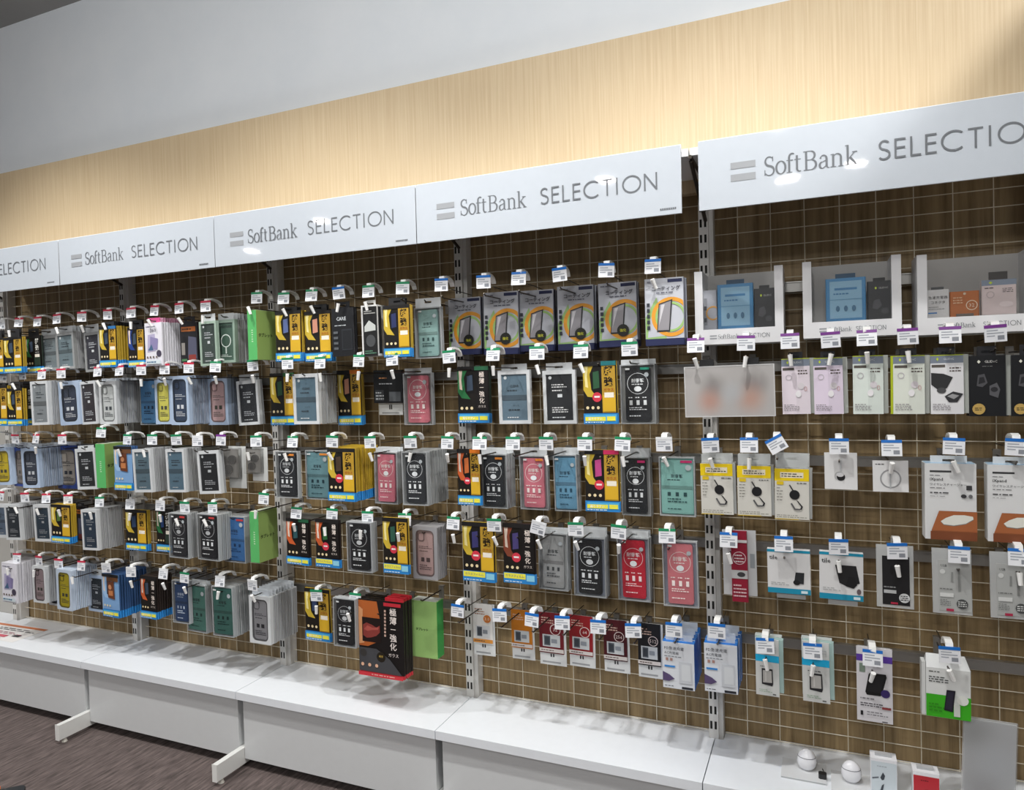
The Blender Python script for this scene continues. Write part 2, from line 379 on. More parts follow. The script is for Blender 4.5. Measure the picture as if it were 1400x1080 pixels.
for k in range(0, 5):
    x0 = k * .9 + (.0015 if k < 4 else .012); x1 = (k + 1) * .9 - (.0015 if k < 3 else (.020 if k == 3 else -.02))
    if k == 4: x0 = 3.6 + .029
    sgn = empty('sign_board', (0, -.318, FL)); tag(sgn, SLAB[k], 'sign', 'white signs along the top')
    nn = 18; vs = []; fs = []
    rnd = random.Random(k)
    ph = rnd.random() * 6
    # gently bowed sheet with thickness
    for i in range(nn + 1):
        xx = x0 + (x1 - x0) * i / nn
        for zz in (1.668, 1.73, 1.80, 1.862):
            wv = .0012 * math.sin(ph + i * .9 + zz * 9) + .0018 * math.sin(ph * 2 + i * .43)
            vs.append((xx, -.002 + wv * .25, zz))
    for i in range(nn):
        for j in range(3): fs.append((i * 4 + j, (i + 1) * 4 + j, (i + 1) * 4 + j + 1, i * 4 + j + 1))
    b = MB(); b.add(vs, fs, signM); b.box(x0, x1, .003, .006, 1.668, 1.862, M('d4d6d8', .5))
    sheet = b.build('board', sgn, smooth=True)
    MB().box(x0, x1, .006, .02, 1.846, 1.866, WHITE).build('top_rail', sgn)
    lm = MB()
    ox = k * .9 + (.037 if k == 4 else 0)
    yy = -.0031
    lm.box(ox + .080, ox + .146, yy, yy + .0004, 1.772, 1.790, ink2); lm.box(ox + .080, ox + .146, yy, yy + .0004, 1.738, 1.757, ink2)
    lm.build('logo_bars', sheet)
    l1 = MB(); serif_word(l1, ox + .168, 1.742, .0515, yy, inkM); l1.build('logo_lettering', sheet)
    l2 = MB(); sans_word(l2, ox + .448, 1.744, .050, .366, yy, inkM); l2.build('word_lettering', sheet)
    l3 = MB()
    for i in range(8): l3.box(ox + .818 + i * .006, ox + .8225 + i * .006, yy, yy + .0003, 1.6815, 1.687, inkM)
    if k < 4: l3.build('small_print', sheet)

CANL = ['canopy board behind the leftmost sign', 'canopy board behind the second sign', 'canopy board behind the third sign', 'canopy board behind the fourth sign', 'canopy board behind the rightmost sign']
for k in range(5):
    b = MB(); b.box(k * .9 + .002, k * .9 + .898, -.297, -.001, FL + 1.842, FL + 1.856, WHITE); b.box(k * .9 + .002, k * .9 + .898, -.297, -.285, FL + 1.834, FL + 1.842, WHITE)
    tag(b.build('canopy_board'), CANL[k], 'canopy board', 'canopy boards')

# ------------------------------------------------------------------ hooks
TAGC = {'r': 'c8344e', 'g': '1f8a5c', 'b': '1b6fc4', 'B': '1b6fc4', 'p': '7c3a90', 'w': 'e6e8ea', 't': 'e6e8ea'}
TAGN = {'r': 'red-tag', 'g': 'green-tag', 'b': 'blue-tag', 'B': 'tilted blue-tag', 'p': 'purple-tag', 'w': 'white-tag', 't': 'tilted white-tag'}
HM = {}
tagW = M('eef0f4', .35, coat=.4); tagInk = M('a6abb4', .6)
arm_mb = MB()
_ap = [(0, .068, .002), (0, .060, .015), (0, .042, .023), (0, .012, .027), (0, -.010, .023), (0, -.013, .012)]
for i in range(len(_ap) - 1):
    (xa, ya, za), (xb, yb, zb) = _ap[i], _ap[i + 1]
    arm_mb.add([(-.009, ya, za), (.009, ya, za), (.009, yb, zb), (-.009, yb, zb), (-.009, ya, za + .007), (.009, ya, za + .007), (.009, yb, zb + .007), (-.009, yb, zb + .007)],
               [(0, 1, 2, 3), (7, 6, 5, 4), (0, 4, 5, 1), (1, 5, 6, 2), (2, 6, 7, 3), (3, 7, 4, 0)], PLASTIC)
HM['arm'] = arm_mb.mesh('tag_arm')
HM['stop'] = MB().tube([(0, 0, .006), (0, 0, -.006), (0, 0, -.026)], .0068, PLASTIC, 8, .0052).mesh('stopper')
HM['clip'] = MB().box(-.010, .010, -.012, -.006, -.036, .012, M('8e8a84', .4, .6)).box(-.010, .010, -.006, .004, .008, .012, M('8e8a84', .4, .6)).mesh('bar_clip')
def price_tag(c):
    if c in HM: return HM[c]
    b = MB(); b.box(-.025, .025, -.0012, .0012, -.022, .014, tagW)
    s = MB().box(-.025, .025, -.002, .0014, .014, .022, M(TAGC[c], .4))
    p = MB()
    for i, (a, e) in enumerate(((-.02, .005), (-.02, .018), (-.02, -.002))):
        p.poly(rect(a, e, .006 - i * .007, .009 - i * .007), -.0015, tagInk)
    p.poly(rect(.004, .019, -.017, -.006), -.0015, M('8c9098', .6))
    HM[c] = (b.mesh('price_tag'), s.mesh('colour_strip'), p.mesh('tag_print')); return HM[c]
def add_hook(x, zt, tc, tip, label, group, stopper=True, yt=-.235, seed=0):
    rn = random.Random(seed)
    dx = (x + .45) % .9 - .45; back = -.024 if -.032 < dx < .04 else -.004
    h = empty('display_hook', (x, 0, zt)); tag(h, label, 'hook', group)
    w = MB(); w.tube([(0, back, -.045), (0, -tip + .012, -.045), (0, -tip, -.038)], .0024, DARKWIRE); w.build('prong', h)
    if tc:
        w = MB(); w.tube([(.0, back, -.013), (.0, yt + .075, -.008)], .0016, DARKWIRE, 5); w.build('tag_wire', h)
    o = bpy.data.objects.new('bar_clip', HM['clip']); col.objects.link(o); o.parent = h; o.location = (0, back, -.040)
    if tc:
        o = bpy.data.objects.new('tag_arm', HM['arm']); col.objects.link(o); o.parent = h; o.location = (0, yt + .014, 0)
        pt = price_tag(tc); o = bpy.data.objects.new('price_tag', pt[0]); col.objects.link(o); o.parent = h; o.location = (0, yt, 0)
        o.rotation_euler = (math.radians(rn.uniform(-10, 4)), math.radians(-30 if tc in 'B' else (14 if tc == 't' else rn.uniform(-3, 3))), math.radians(rn.uniform(-6, 10)))
        for nm_, me_ in (('colour_strip', pt[1]), ('tag_print', pt[2])):
            q = bpy.data.objects.new(nm_, me_); col.objects.link(q); q.parent = o
    if stopper:
        o = bpy.data.objects.new('stopper', HM['stop']); col.objects.link(o); o.parent = h; o.location = (0, -tip - .003, -.045)
        o.rotation_euler = (math.radians(rn.uniform(-5, 25)), math.radians(rn.uniform(-25, 15)), 0)
    return h

# ------------------------------------------------------------------ packages
FRC = {'w': 'd3d6d8', 'a': '9a9c9c', 'g': '9fb3a4', 'lb': 'b2c4dc', 'nb': '27418c', 'lw': 'c3d0e0', 'gr': '9c9b9e'}
THK = dict(Y=.009, F=.016, P=.018, K=.019, W=.012, G=.052, C=.013, CARE=.012, NB=.030, DB=.016, GR=.018, BX=.018, GL=.024, GLB=.026, YC=.020, AT=.006, MS=.006,
           IX=.055, RN=.018, TL=.022, BC=.006, GC=.006, SD=.004, AC=.034, BT=.024, MB=.022, GB=.050, BIG=.012, EP=.030)
CATN = dict(Y='screen protector', F='phone case', P='phone case', K='phone case', W='screen protector', G='tablet cover', C='coating kit', CARE='care pack', NB='accessory pack',
            DB='accessory box', GR='phone case', BX='accessory pack', GL='earphones', GLB='earphones', YC='charging cable', AT='tracker', MS='charger', IX='wireless charger',
            RN='accessory pack', TL='tracker', BC='cable', GC='cable', SD='memory card', AC='charger', BT='battery pack', MB='battery pack', GB='charger', BIG='screen protector', EP='earphones')
NAMN = {k: v.replace(' ', '_') + ('_pack' if 'pack' not in v and 'box' not in v and 'kit' not in v else '') for k, v in CATN.items()}
E_ = .0003
class Print:
    """flat print: shapes in fractions of the face (u right, v up), each layer a hair above the last"""
    def __init__(s, w, h, y=0.0): s.b = MB(); s.w = w; s.h = h; s.y = y; s.n = 0
    def X(s, u): return (u - .5) * s.w
    def nx(s): s.n += 1; return s.y - E_ * s.n
    def r(s, u0, v0, u1, v1, c): s.b.poly(rect(s.X(u0), s.X(u1), v0 * s.h, v1 * s.h), s.nx(), M(c)); return s
    def p(s, pts, c): s.b.poly([(s.X(u), v * s.h) for u, v in pts], s.nx(), M(c)); return s
    def c(s, u, v, rw, c, n=14): s.b.poly(disc(s.X(u), v * s.h, rw * s.w, n), s.nx(), M(c)); return s
    def o(s, u, v, rw, t, c, sq=1.0, n=20):
        y = s.nx(); R = rw * s.w; q = disc(s.X(u), v * s.h, R, n, R * sq); q2 = disc(s.X(u), v * s.h, R - t * s.w, n, R * sq - t * s.w)
        lim = s.w / 2; q = [(max(-lim, min(lim, a)), b) for a, b in q]; q2 = [(max(-lim, min(lim, a)), b) for a, b in q2]
        vs = [(a, y, b) for a, b in q] + [(a, y, b) for a, b in q2]
        s.b.add(vs, [(i, (i + 1) % n, n + (i + 1) % n, n + i) for i in range(n)], M(c)); return s
    def e(s, u, v, ru, rv, c, n=16): s.b.poly(disc(s.X(u), v * s.h, ru * s.w, n, rv * s.h), s.nx(), M(c)); return s
    def t(s, txt, u, v, hv, c, wmax=None, al='c', bold=0.0, sx=1.0): s.b.text(txt, s.X(u), v * s.h, hv * s.h, s.nx(), M(c), wmax * s.w if wmax else None, al, bold, sx); return s
    def lines(s, u0, u1, v0, v1, n, c, seed=1):
        rn = random.Random(seed); y = s.nx()
        for i in range(n):
            v = v0 + (v1 - v0) * (i + .5) / n; th = (v1 - v0) / n * .22; u = u0
            while u < u1 - .02:
                l = rn.uniform(.03, .12); s.b.poly(rect(s.X(u), s.X(min(u1, u + l)), (v - th) * s.h, (v + th) * s.h), y, M(c)); u += l + .025
                if i == n - 1 and u > (u0 + u1) * .6: break
        return s
    def done(s, name, parent): return s.b.build(name, parent)

def hang_tab(root, w, h, t, z1, m, wt=.62):
    """strip above the pack with a slot the prong goes through; z1 = its top in local z"""
    if z1 - h < .012: return None
    hw_ = w * wt / 2; s = min(.014, hw_ * .6); zs = z1 - .018; b = MB(); y0, y1 = t * .45, t * .45 + .0012
    zs = max(zs, h + .002); ze = min(zs + .007, z1 - .003)
    b.box(-hw_, -s, y0, y1, h - .004, z1, m); b.box(s, hw_, y0, y1, h - .004, z1, m); b.box(-s, s, y0, y1, h - .004, zs, m); b.box(-s, s, y0, y1, ze, z1, m)
    return b.build('hang_tab', root)
def euro_tab_into(b, w, h, t, z1, m, wt=.62):
    if z1 - h < .012: return
    hw_ = w * wt / 2; b.box(-hw_, hw_, t * .45, t * .45 + .0012, h - .003, z1, m)

def make_pack(root, ty, o, w, h, t, z1, seed):
    """parts of the front pack; returns the plain mesh used for the packs behind it"""
    rn = random.Random(seed); hb = MB(); hw_ = w / 2
    if ty == 'Y':
        acc = {'y': 'cfb23a', 'o': 'cf6030', 'g': '2f7a48', 'b': '9cc0e4', 'n': '24428a', 'r': '8a4630'}[o.get('acc', 'y')]
        side = {'y': 'b3942a', 'o': '2a2220', 'g': '14241a', 'b': '30507c', 'n': '1a2c58', 'r': '2a1a16'}[o.get('acc', 'y')]
        blue = '2b86cc'
        for b in (MB(), hb):
            b.cbox(-hw_, hw_, 0, t, h * .17, h, t * .3, M(side, .4)); b.cbox(-hw_ * 1.01, hw_ * 1.01, -.0003, t, 0, h * .17, t * .3, M(blue, .4))
            if b is not hb: b.build('pouch', root)
        euro_tab_into(hb, w, h, t, z1, M('2a2a2c'))
        P = Print(w * .985, h, -.0006)
        P.r(0, .17, 1, 1, '17130f' if o.get('acc') != 'b' else '7ea6d2')
        dk = o.get('acc') == 'b'
        P.p([(0, .96), (.34, .97), (.2, .8), (.24, .55), (.4, .42), (.12, .44), (0, .55)], acc)
        P.p([(.04, .93), (.16, .94), (.12, .76), (.15, .58), (.06, .6)], 'f3e6a0' if o.get('acc', 'y') == 'y' else 'e8d4c4')
        ph = o.get('ph', '3c4a5c')
        P.p([(.27, .52), (.27, .86), (.5, .88), (.52, .54)], '0d0c0c').p([(.30, .56), (.30, .83), (.48, .85), (.49, .58)], ph)
        if o.get('badge'): P.c(.41, .43, .14, 'd63a4c').r(.33, .42, .49, .45, 'f4e8e8')
        for u in (.12, .28, .44): P.c(u, .26, .045, 'ecd9ac')
        P.r(0, .93, 1, 1, '1c1a1a')
        cl = o.get('col', 'y')
        if cl == 'y':
            P.r(.57, .18, .97, .93, 'bb9430' if o.get('acc', 'y') != 'g' else '141414')
            ink = '1c1208' if o.get('acc', 'y') != 'g' else 'e6e6e0'
            P.t('超', .77, .845, .15, ink, bold=.03, wmax=.36).t('強', .77, .675, .15, ink, bold=.03, wmax=.36).t('ガラス', .77, .545, .05, 'b03020' if ink != 'e6e6e0' else ink, wmax=.36)
            P.r(.59, .2, .96, .46, 'dcb02c' if o.get('acc', 'y') != 'g' else '2a3a30')
            P.r(.64, .42, .92, .50, 'f6efe0')
        elif cl == 'w':
            ink = 'f2e6dc'
            P.r(.58, .2, .98, .93, '14100f')
            for i, ch in enumerate('極薄一強化'): P.t(ch, .78, .855 - i * .115, .10 if ch != '一' else .016, ink, bold=.012, wmax=.3)
            P.t('ガラス', .78, .29, .045, ink, wmax=.34)
        else:
            P.p([(.35, .45), (.35, .82), (.72, .84), (.75, .42)], '6a3a22').r(.4, .5, .66, .62, 'c07a4a').r(.3, .84, .98, .93, '6b4528')
            P.c(.5, .7, .1, 'c98a62')
        if o.get('top'): P.r(.56, .93, 1, 1, o['top'])
        P.r(0, 0, 1, .17, blue)
        yb = 'f0e84a'
        if o.get('strip') == 'y': P.r(.02, .075, .70, .165, yb).t('ガラスフィルム', .36, .12, .045, '2060a0', wmax=.62).r(.73, .05, .98, .15, '8fd0e8')
        else: P.r(.05, .045, .98, .15, '4fb0e0').r(.05, .05, .66, .115, yb).t('貼りやすい', .35, .085, .045, 'ffffff', wmax=.56, bold=.01).r(.70, .05, .95, .12, yb)
        P.lines(.05, .95, .012, .045, 1, 'd8ecf8', seed)
        P.done('printed_front', root)
        hang_tab(root, w, h, t, z1, M('2a2a2c'))
    elif ty in ('F', 'GR'):
        fc = FRC[o.get('fr', 'w')] if ty == 'F' else '93a89a'; fm = M(fc, .3, coat=.3); inn = o.get('in', '3f5a4c')
        bw = w * .10
        MB().ring(rect(-hw_, hw_, 0, h), rect(-hw_ + bw, hw_ - bw, bw, h - bw * 1.2), 0, t, fm).build('box_frame', root)
        MB().box(-hw_ + bw, hw_ - bw, .004, t - .001, bw, h - bw * 1.2, M(inn, .35)).build('case_insert', root)
        P = Print(w - 2 * bw, h - bw * 2.2, .004)
        P.b.v = []
        tx = o.get('tx', 'c8ccd0' if sum(lin(inn)) < .25 else '27323a')
        if ty == 'GR':
            P.r(.1, .86, .9, .93, '24382e').o(.5, .52, .33, .05, 'e4ece6').r(.46, .18, .54, .36, 'd8e2da').lines(.15, .85, .08, .16, 2, 'dfe8e0', seed)
        else:
            P.c(.15, .93, .06, 'd8dcde')
            if o.get('ti'): P.t(o['ti'], .5, .745, .055, tx, bold=.02, wmax=.7)
            else: P.lines(.2, .8, .70, .80, 2, tx, seed)
            P.lines(.22, .78, .62, .68, 1, tx, seed + 1)
            lum = sum(lin(inn)) / 3
            if lum < .06: P.r(.42, .5, .6, .57, 'd4d8da').lines(.2, .8, .16, .3, 3, tx, seed + 2)
            else:
                d2 = '%02x%02x%02x' % tuple(max(0, int(int(inn[i:i + 2], 16) * .72)) for i in (0, 2, 4)); P.r(0, .44, 1, .55, d2); P.t('ケース', .55, .32, .04, tx, wmax=.4); P.lines(.25, .75, .2, .26, 1, tx, seed + 3)
            P.lines(.2, .8, .04, .09, 1, 'd8dcde', seed + 4)
        po = P.done('printed_front', root); po.location.z = bw
        MB().box(-hw_ + bw * .6, hw_ - bw * .6, .0012, .0018, bw * .6, h - bw * .8, clear('c8ccd0', .985, .05, .06)).build('clear_window', root)
        tb = o.get('tab')
        hang_tab(root, w, h, t, z1, M(tb) if tb else clear('e2e6e8', .35), .8)
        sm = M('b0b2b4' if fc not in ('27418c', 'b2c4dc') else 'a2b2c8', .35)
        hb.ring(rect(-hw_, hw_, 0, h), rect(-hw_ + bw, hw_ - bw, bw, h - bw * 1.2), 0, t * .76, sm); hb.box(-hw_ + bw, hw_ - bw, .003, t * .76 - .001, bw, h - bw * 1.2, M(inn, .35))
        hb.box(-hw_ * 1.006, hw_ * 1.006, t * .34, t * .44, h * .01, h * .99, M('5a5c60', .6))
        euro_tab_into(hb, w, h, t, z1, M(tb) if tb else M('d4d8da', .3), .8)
    elif ty == 'P':
        fc = FRC[o.get('fr', 'w')]; fm = M(fc, .3, coat=.3); inn = o.get('in')
        bw = w * .13; rr = w * .17
        outr = rrect(-hw_, hw_, 0, h, .003); inr = rrect(-hw_ + bw, hw_ - bw, bw * .8, h - bw, rr)
        MB().ring(outr, inr, 0, t, fm).build('box_frame', root)
        cb = MB(); cb.slab(rrect(-hw_ + bw * .9, hw_ - bw * .9, bw * .7, h - bw * .9, rr), .0045, t - .001, M(inn, .4))
        cb.build('card_back', root)
        d2 = '%02x%02x%02x' % tuple(max(0, int(int(inn[i:i + 2], 16) * .62)) for i in (0, 2, 4))
        MB().ring(rrect(-hw_ + bw * 1.06, hw_ - bw * 1.06, bw * .9, h - bw * 1.08, rr * .95), rrect(-hw_ + bw * 1.4, hw_ - bw * 1.4, bw * 1.25, h - bw * 1.45, rr * .75), .001, .0046, M(d2, .35)).build('phone_case', root)
        MB().ring(rrect(-hw_ + bw * 1.6, -hw_ + bw * 1.6 + w * .26, h - bw * 1.7 - w * .30, h - bw * 1.7, .008), rrect(-hw_ + bw * 1.6 + .003, -hw_ + bw * 1.6 + w * .26 - .003, h - bw * 1.7 - w * .30 + .003, h - bw * 1.7 - .003, .006), .002, .0046, M(d2, .35)).build('camera_cutout', root)
        P = Print(w * .6, h * .8, .0042); tx = o.get('tx', 'dfe3e8' if sum(lin(inn)) < .4 else '4a4a3c'); P.r(0, 0, 1, 1, inn)
        P.lines(.05, .95, .60, .68, 2, tx, seed).lines(.1, .9, .53, .57, 1, tx, seed + 1).r(.2, .3, .42, .40, tx).r(.56, .3, .8, .40, tx).lines(.1, .9, .1, .24, 3, tx, seed + 2)
        po = P.done('printed_front', root); po.location.z = h * .09
        MB().box(-hw_ + bw * .7, hw_ - bw * .7, .0004, .0008, bw * .6, h - bw * .7, clear('c8ccd0', .985, .05, .06)).build('clear_window', root)
        hang_tab(root, w, h, t, z1, clear('dfe6ee', .35), .8)
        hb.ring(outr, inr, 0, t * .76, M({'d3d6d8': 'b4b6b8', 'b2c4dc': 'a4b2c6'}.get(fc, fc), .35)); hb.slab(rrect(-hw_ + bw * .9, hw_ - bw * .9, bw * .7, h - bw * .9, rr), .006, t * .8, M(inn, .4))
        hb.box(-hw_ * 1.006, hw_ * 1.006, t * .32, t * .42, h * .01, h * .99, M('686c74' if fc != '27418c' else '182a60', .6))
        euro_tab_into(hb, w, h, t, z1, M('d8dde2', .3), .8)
    elif ty == 'K':
        inn = o['in']; tx = o['tx']; rim = o.get('rim', '9a9c9c')
        dark = sum(lin(inn)) < .15
        shell = clear(rim, .25, .1, .25)
        e = .0035
        MB().ring(rect(-hw_, hw_, 0, h), rect(-hw_ + e, hw_ - e, e, h - e), 0, t, clear('c4c8ca', .40)).build('clear_shell', root)
        MB().box(-hw_ + e, hw_ - e, t - .004, t - .002, e, h - e, M(rim, .35)).build('backing_card', root)
        a = w * (.14 if tx != '26484a' and rim not in ('8fb4b8', '8fc0bc', '6ea2c8', '4d8ac8', '7fb0c8', '8fb0aa') else .05)
        MB().slab(rrect(-hw_ + a, hw_ - a, h * .045, h * .95, w * .07), .0028, t - .005, M(inn, .38)).build('phone_case', root)
        P = Print(w - 2 * a, h * .905, .0026); P.r(.05, .03, .95, .97, inn)
        if dark or inn[:2] in ('c9', 'cf', 'd1', 'd4', 'c0'):
            P.o(.5, .70, .42, .02, tx).t('耐衝撃', .5, .755, .075, tx, wmax=.66, bold=.012).lines(.26, .74, .665, .705, 1, tx, seed).e(.5, .60, .15, .05, 'eef2f4')
            for u in (.22, .5, .78):
                P.lines(u - .1, u + .1, .42, .46, 1, tx, seed + 1); P.r(u - .06, .30, u + .06, .39, tx)
            P.lines(.15, .85, .20, .27, 2, tx, seed + 2).lines(.15, .85, .08, .12, 1, tx, seed + 4)
        else:
            P.t('耐衝撃', .5, .70, .07, tx, wmax=.6, bold=.012).lines(.2, .8, .61, .65, 1, tx, seed)
            d2 = '%02x%02x%02x' % tuple(max(0, int(int(inn[i:i + 2], 16) * .8)) for i in (0, 2, 4)); P.r(.02, .46, .98, .52, d2)
            for u in (.25, .5, .75): P.r(u - .05, .33, u + .05, .40, tx)
            P.lines(.2, .8, .2, .3, 2, tx, seed + 1).lines(.2, .8, .07, .11, 1, tx, seed + 3)
        if o.get('tabc'): P.r(.62, .95, .98, .995, o['tabc'])
        P.c(.86, .86, .09, 'b4bcc0').r(.03, .955, .2, .99, 'd8dcdc')
        po = P.done('printed_front', root); po.location.z = h * .045
        MB().box(-hw_ + e, hw_ - e, .0006, .0012, e, h - e, clear('c8ccd0', .985, .05, .06)).build('clear_window', root)
        hang_tab(root, w, h, t, z1, clear('e8ecee', .3), .95)
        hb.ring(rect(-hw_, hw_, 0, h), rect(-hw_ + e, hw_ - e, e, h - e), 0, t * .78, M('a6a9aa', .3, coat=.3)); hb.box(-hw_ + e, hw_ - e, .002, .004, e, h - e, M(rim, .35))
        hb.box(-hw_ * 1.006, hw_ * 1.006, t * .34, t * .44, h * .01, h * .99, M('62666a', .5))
        euro_tab_into(hb, w, h, t, z1, M('d4d8da', .3), .95)
    elif ty == 'W':
        for b in (MB(), hb):
            b.cbox(-hw_, hw_, 0, t * .92, 0, h, .002, M('d9d8de', .4)); b.box(-hw_ * 1.001, hw_ * 1.001, t * .4, t * .46, .002, h - .002, M('8c8a94', .6))
            if b is not hb: b.build('box_body', root)
        P = Print(w, h, -.0002)
        P.r(.02, .02, .98, .98, 'e6e4ec').t('360', .5, .82, .10, '5a5a6c', wmax=.8, bold=.02).lines(.1, .9, .88, .94, 1, '6a6a7c', seed)
        P.p([(.15, .32), (.2, .72), (.6, .74), (.62, .34)], 'b4aecb').p([(.3, .4), (.34, .68), (.78, .62), (.72, .36)], '8e86b0').c(.8, .28, .14, '4a4456').p([(.2, .36), (.4, .5), (.5, .36)], '4a6a8a')
        for u in (.15, .32, .5, .68): P.c(u, .2, .045, '6a5a50')
        P.r(.1, .04, .9, .13, 'd8e4e8').lines(.12, .88, .05, .12, 1, '3c6a90', seed + 1)
        P.done('printed_front', root); hang_tab(root, w, h, t, z1, M('d0508a'), .7); euro_tab_into(hb, w, h, t, z1, M('d8a0b8'), .7)
    elif ty == 'G':
        if o.get('rot'):
            d = .105
            b = MB(); b.box(-hw_, hw_, 0, d, 0, h, M('8aa45c', .45)); b.build('box_body', root)
            P = Print(w * .998, h * .998, -.0002); P.r(0, 0, 1, 1, '5cb86a').lines(.42, .58, .35, .62, 6, 'd6eccc', seed); P.done('spine_print', root)
            q = MB(); q.text('タブレット', 0, 0, .016, 0, M('1a2412'), .085, bold=.03); po = q.build('side_lettering', root); po.location = (hw_ + .0004, d * .45, h * .5); po.rotation_euler = (0, 0, math.pi / 2)
            MB().box(-hw_ * .9, hw_ * .9, d * .02, d * .98, h, h + .001, M('cdd8c0')).build('top_flap', root)
        else:
            b = MB(); b.box(-hw_, hw_, 0, t, 0, h, M('a0c878', .45)); b.build('box_body', root)
            b = MB(); b.box(hw_, hw_ + .0006, .001, t - .001, .001, h - .001, M('3a9c48', .45)); b.build('side_panel', root)
            P = Print(w, h, -.0002); P.r(.01, .01, .99, .99, 'a0c878').t('タブレット', .42, .50, .05, '1a2412', wmax=.66, bold=.03)
            P.done('printed_front', root)
            MB().box(-hw_ + .004, hw_ - .004, .002, t - .002, h, h + .001, M('d8dcd4')).build('top_flap', root)
    elif ty == 'C':
        sil = 'c6c9d1'; nav = '232a52'
        for b in (MB(), hb):
            b.cbox(-hw_, hw_, 0, t * .9, h * .10, h, .0015, M('a8abb8' if b is not hb else 'b4b8c2', .35, .2)); b.cbox(-hw_, hw_, 0, t * .9, 0, h * .10, .0015, M(nav, .35))
            b.box(hw_ * .98, hw_ * 1.002, t * .15, t * .75, .004, h - .002, M('2a2c40', .5))
            if b is not hb: b.build('pouch', root)
        P = Print(w * .97, h, -.0003)
        P.r(0, .1, 1, 1, sil).r(.60, .93, .98, .98, nav)
        P.p([(0, .1), (0, .42), (.3, .72), (.55, .1)], '9ec27c').p([(.05, .12), (.12, .4), (.4, .65), (.5, .14)], 'c4c7d0')
        P.o(.68, .42, .52, .10, 'e8a034', n=40).o(.66, .42, .40, .06, 'a2c878', n=32)
        P.r(.985, .1, 1.03, .8, sil) if False else None
        P.p([(.30, .20), (.36, .62), (.72, .68), (.64, .20)], '2c2c30').p([(.325, .225), (.38, .605), (.68, .655), (.615, .225)], '9a979c').p([(.36, .3), (.42, .6), (.52, .61)], 'd4d2d6')
        P.t('コーティング', .56, .845, .07, '34343e', wmax=.74, bold=.015).lines(.3, .92, .765, .80, 1, '5c5e6c', seed).lines(.06, .4, .93, .97, 1, '7a7c88', seed)
        for i in range(5): P.r(.045, .24 + i * .085, .125, .295 + i * .085, '30343e')
        if o.get('badge') == '1': P.c(.64, .25, .16, '24241e').t('強化', .64, .25, .05, 'd8d83a', wmax=.22, bold=.01)
        P.r(0, 0, 1, .1, nav)
        P.done('printed_front', root)
        hang_tab(root, w, h, t, z1, M('b9bcc6'), .4)
    elif ty == 'CARE':
        for b in (MB(), hb):
            b.cbox(-hw_, hw_, 0, t * .9, 0, h, .002, M('1b1c20', .4))
            if b is not hb: b.build('box_body', root)
        P = Print(w, h, -.0002)
        P.t('CARE', .45, .78, .075, 'd4dade', wmax=.66, bold=.02).lines(.15, .8, .62, .66, 1, 'c4cace', seed).r(.46, .12, .92, .56, '2c2f34').r(.50, .15, .88, .53, '1e2024')
        for i in range(4): P.r(.1, .14 + i * .11, .3, .19 + i * .11, '5c6064')
        P.done('printed_front', root); hang_tab(root, w, h, t, z1, M('1b1c20'))
    elif ty == 'NB':
        b = MB(); b.cbox(-hw_, hw_, 0, t, 0, h, .001, M('dcdcda', .4)); b.build('box_body', root)
        P = Print(w, h, -.0002); P.r(.12, .0, 1, .97, '1b1b1c').lines(.2, .9, .82, .9, 2, 'd4d4d0', seed).p([(.2, .58), (.5, .7), (.9, .6), (.9, .5), (.2, .48)], 'c8ccc8').e(.58, .3, .3, .12, '4a4c4e').lines(.2, .9, .04, .12, 2, '6a9a80', seed)
        P.done('printed_front', root)
        MB().box(hw_, hw_ + .0006, .008, t - .004, h * .05, h * .97, M('26272a')).build('side_panel', root); hang_tab(root, w, h, t, z1, M('d4d4d0'))
        hb.cbox(-hw_, hw_, 0, t, 0, h, .001, M('dcdcda', .4))
    elif ty == 'DB':
        for b in (MB(), hb):
            b.cbox(-hw_, hw_, 0, t, 0, h, .001, M('1d1c20', .4))
            if b is not hb: b.build('box_body', root)
        P = Print(w, h, -.0002); P.r(.1, .78, .9, .9, 'a8602c').lines(.14, .86, .8, .88, 1, '2a1a10', seed).p([(.45, .1), (.5, .66), (.95, .62), (.95, .1)], '54566a').r(.1, .2, .3, .5, '8a8680').r(.5, .06, .9, .2, '8a3a34').r(.1, .04, .4, .1, '4a7a50')
        P.done('printed_front', root); hang_tab(root, w, h, t, z1, M('1d1c20'))
    elif ty == 'BX':
        MB().box(-hw_ * .82, hw_ * .86, t, t + .002, -h * .37, h * 1.0, M('dcdedc', .45)).build('backing_card', root)
        b = MB(); b.cbox(-hw_, hw_, 0, t, 0, h, .001, M('191a1c', .35)); b.build('box_body', root)
        P = Print(w, h, -.0002); P.lines(.2, .6, .72, .8, 1, 'd0905c', seed).lines(.2, .8, .55, .62, 1, 'c8ccd0', seed + 1).r(.06, .06, .36, .4, '3a3c40').lines(.08, .36, .08, .36, 3, 'c8ccd0', seed + 2).r(.55, .05, .95, .34, '5c6064')
        P.done('printed_front', root)
        q = MB(); q.box(-.006, -.001, t - .0006, t, -h * .2, -h * .06, M('2a2a2a')); q.box(.002, .007, t - .0006, t, -h * .2, -h * .06, M('2a2a2a')); q.box(-hw_ * .6, hw_ * .6, t - .0004, t, -h * .33, -h * .29, M('9a9c9c')); q.build('card_print', root)
        hang_tab(root, w, h, t, z1, M('191a1c'))
    elif ty in ('GL', 'GLB'):
        blk = ty == 'GLB'
        body = M('16171a', .35) if blk else M('cfd3d0', .35)
        MB().box(-hw_ + .004, hw_ + .012, .004, t, .002, h, clear('c8ccc6', .35)).build('clear_blister', root)
        MB().box(-hw_, hw_, 0, .004, 0, h, body).build('card', root)
        if o.get('edge'): MB().box(-hw_ - .006, -hw_, .001, .01, 0, h, M(o['edge'])).build('side_edge', root)
        P = Print(w, h, -.0002)
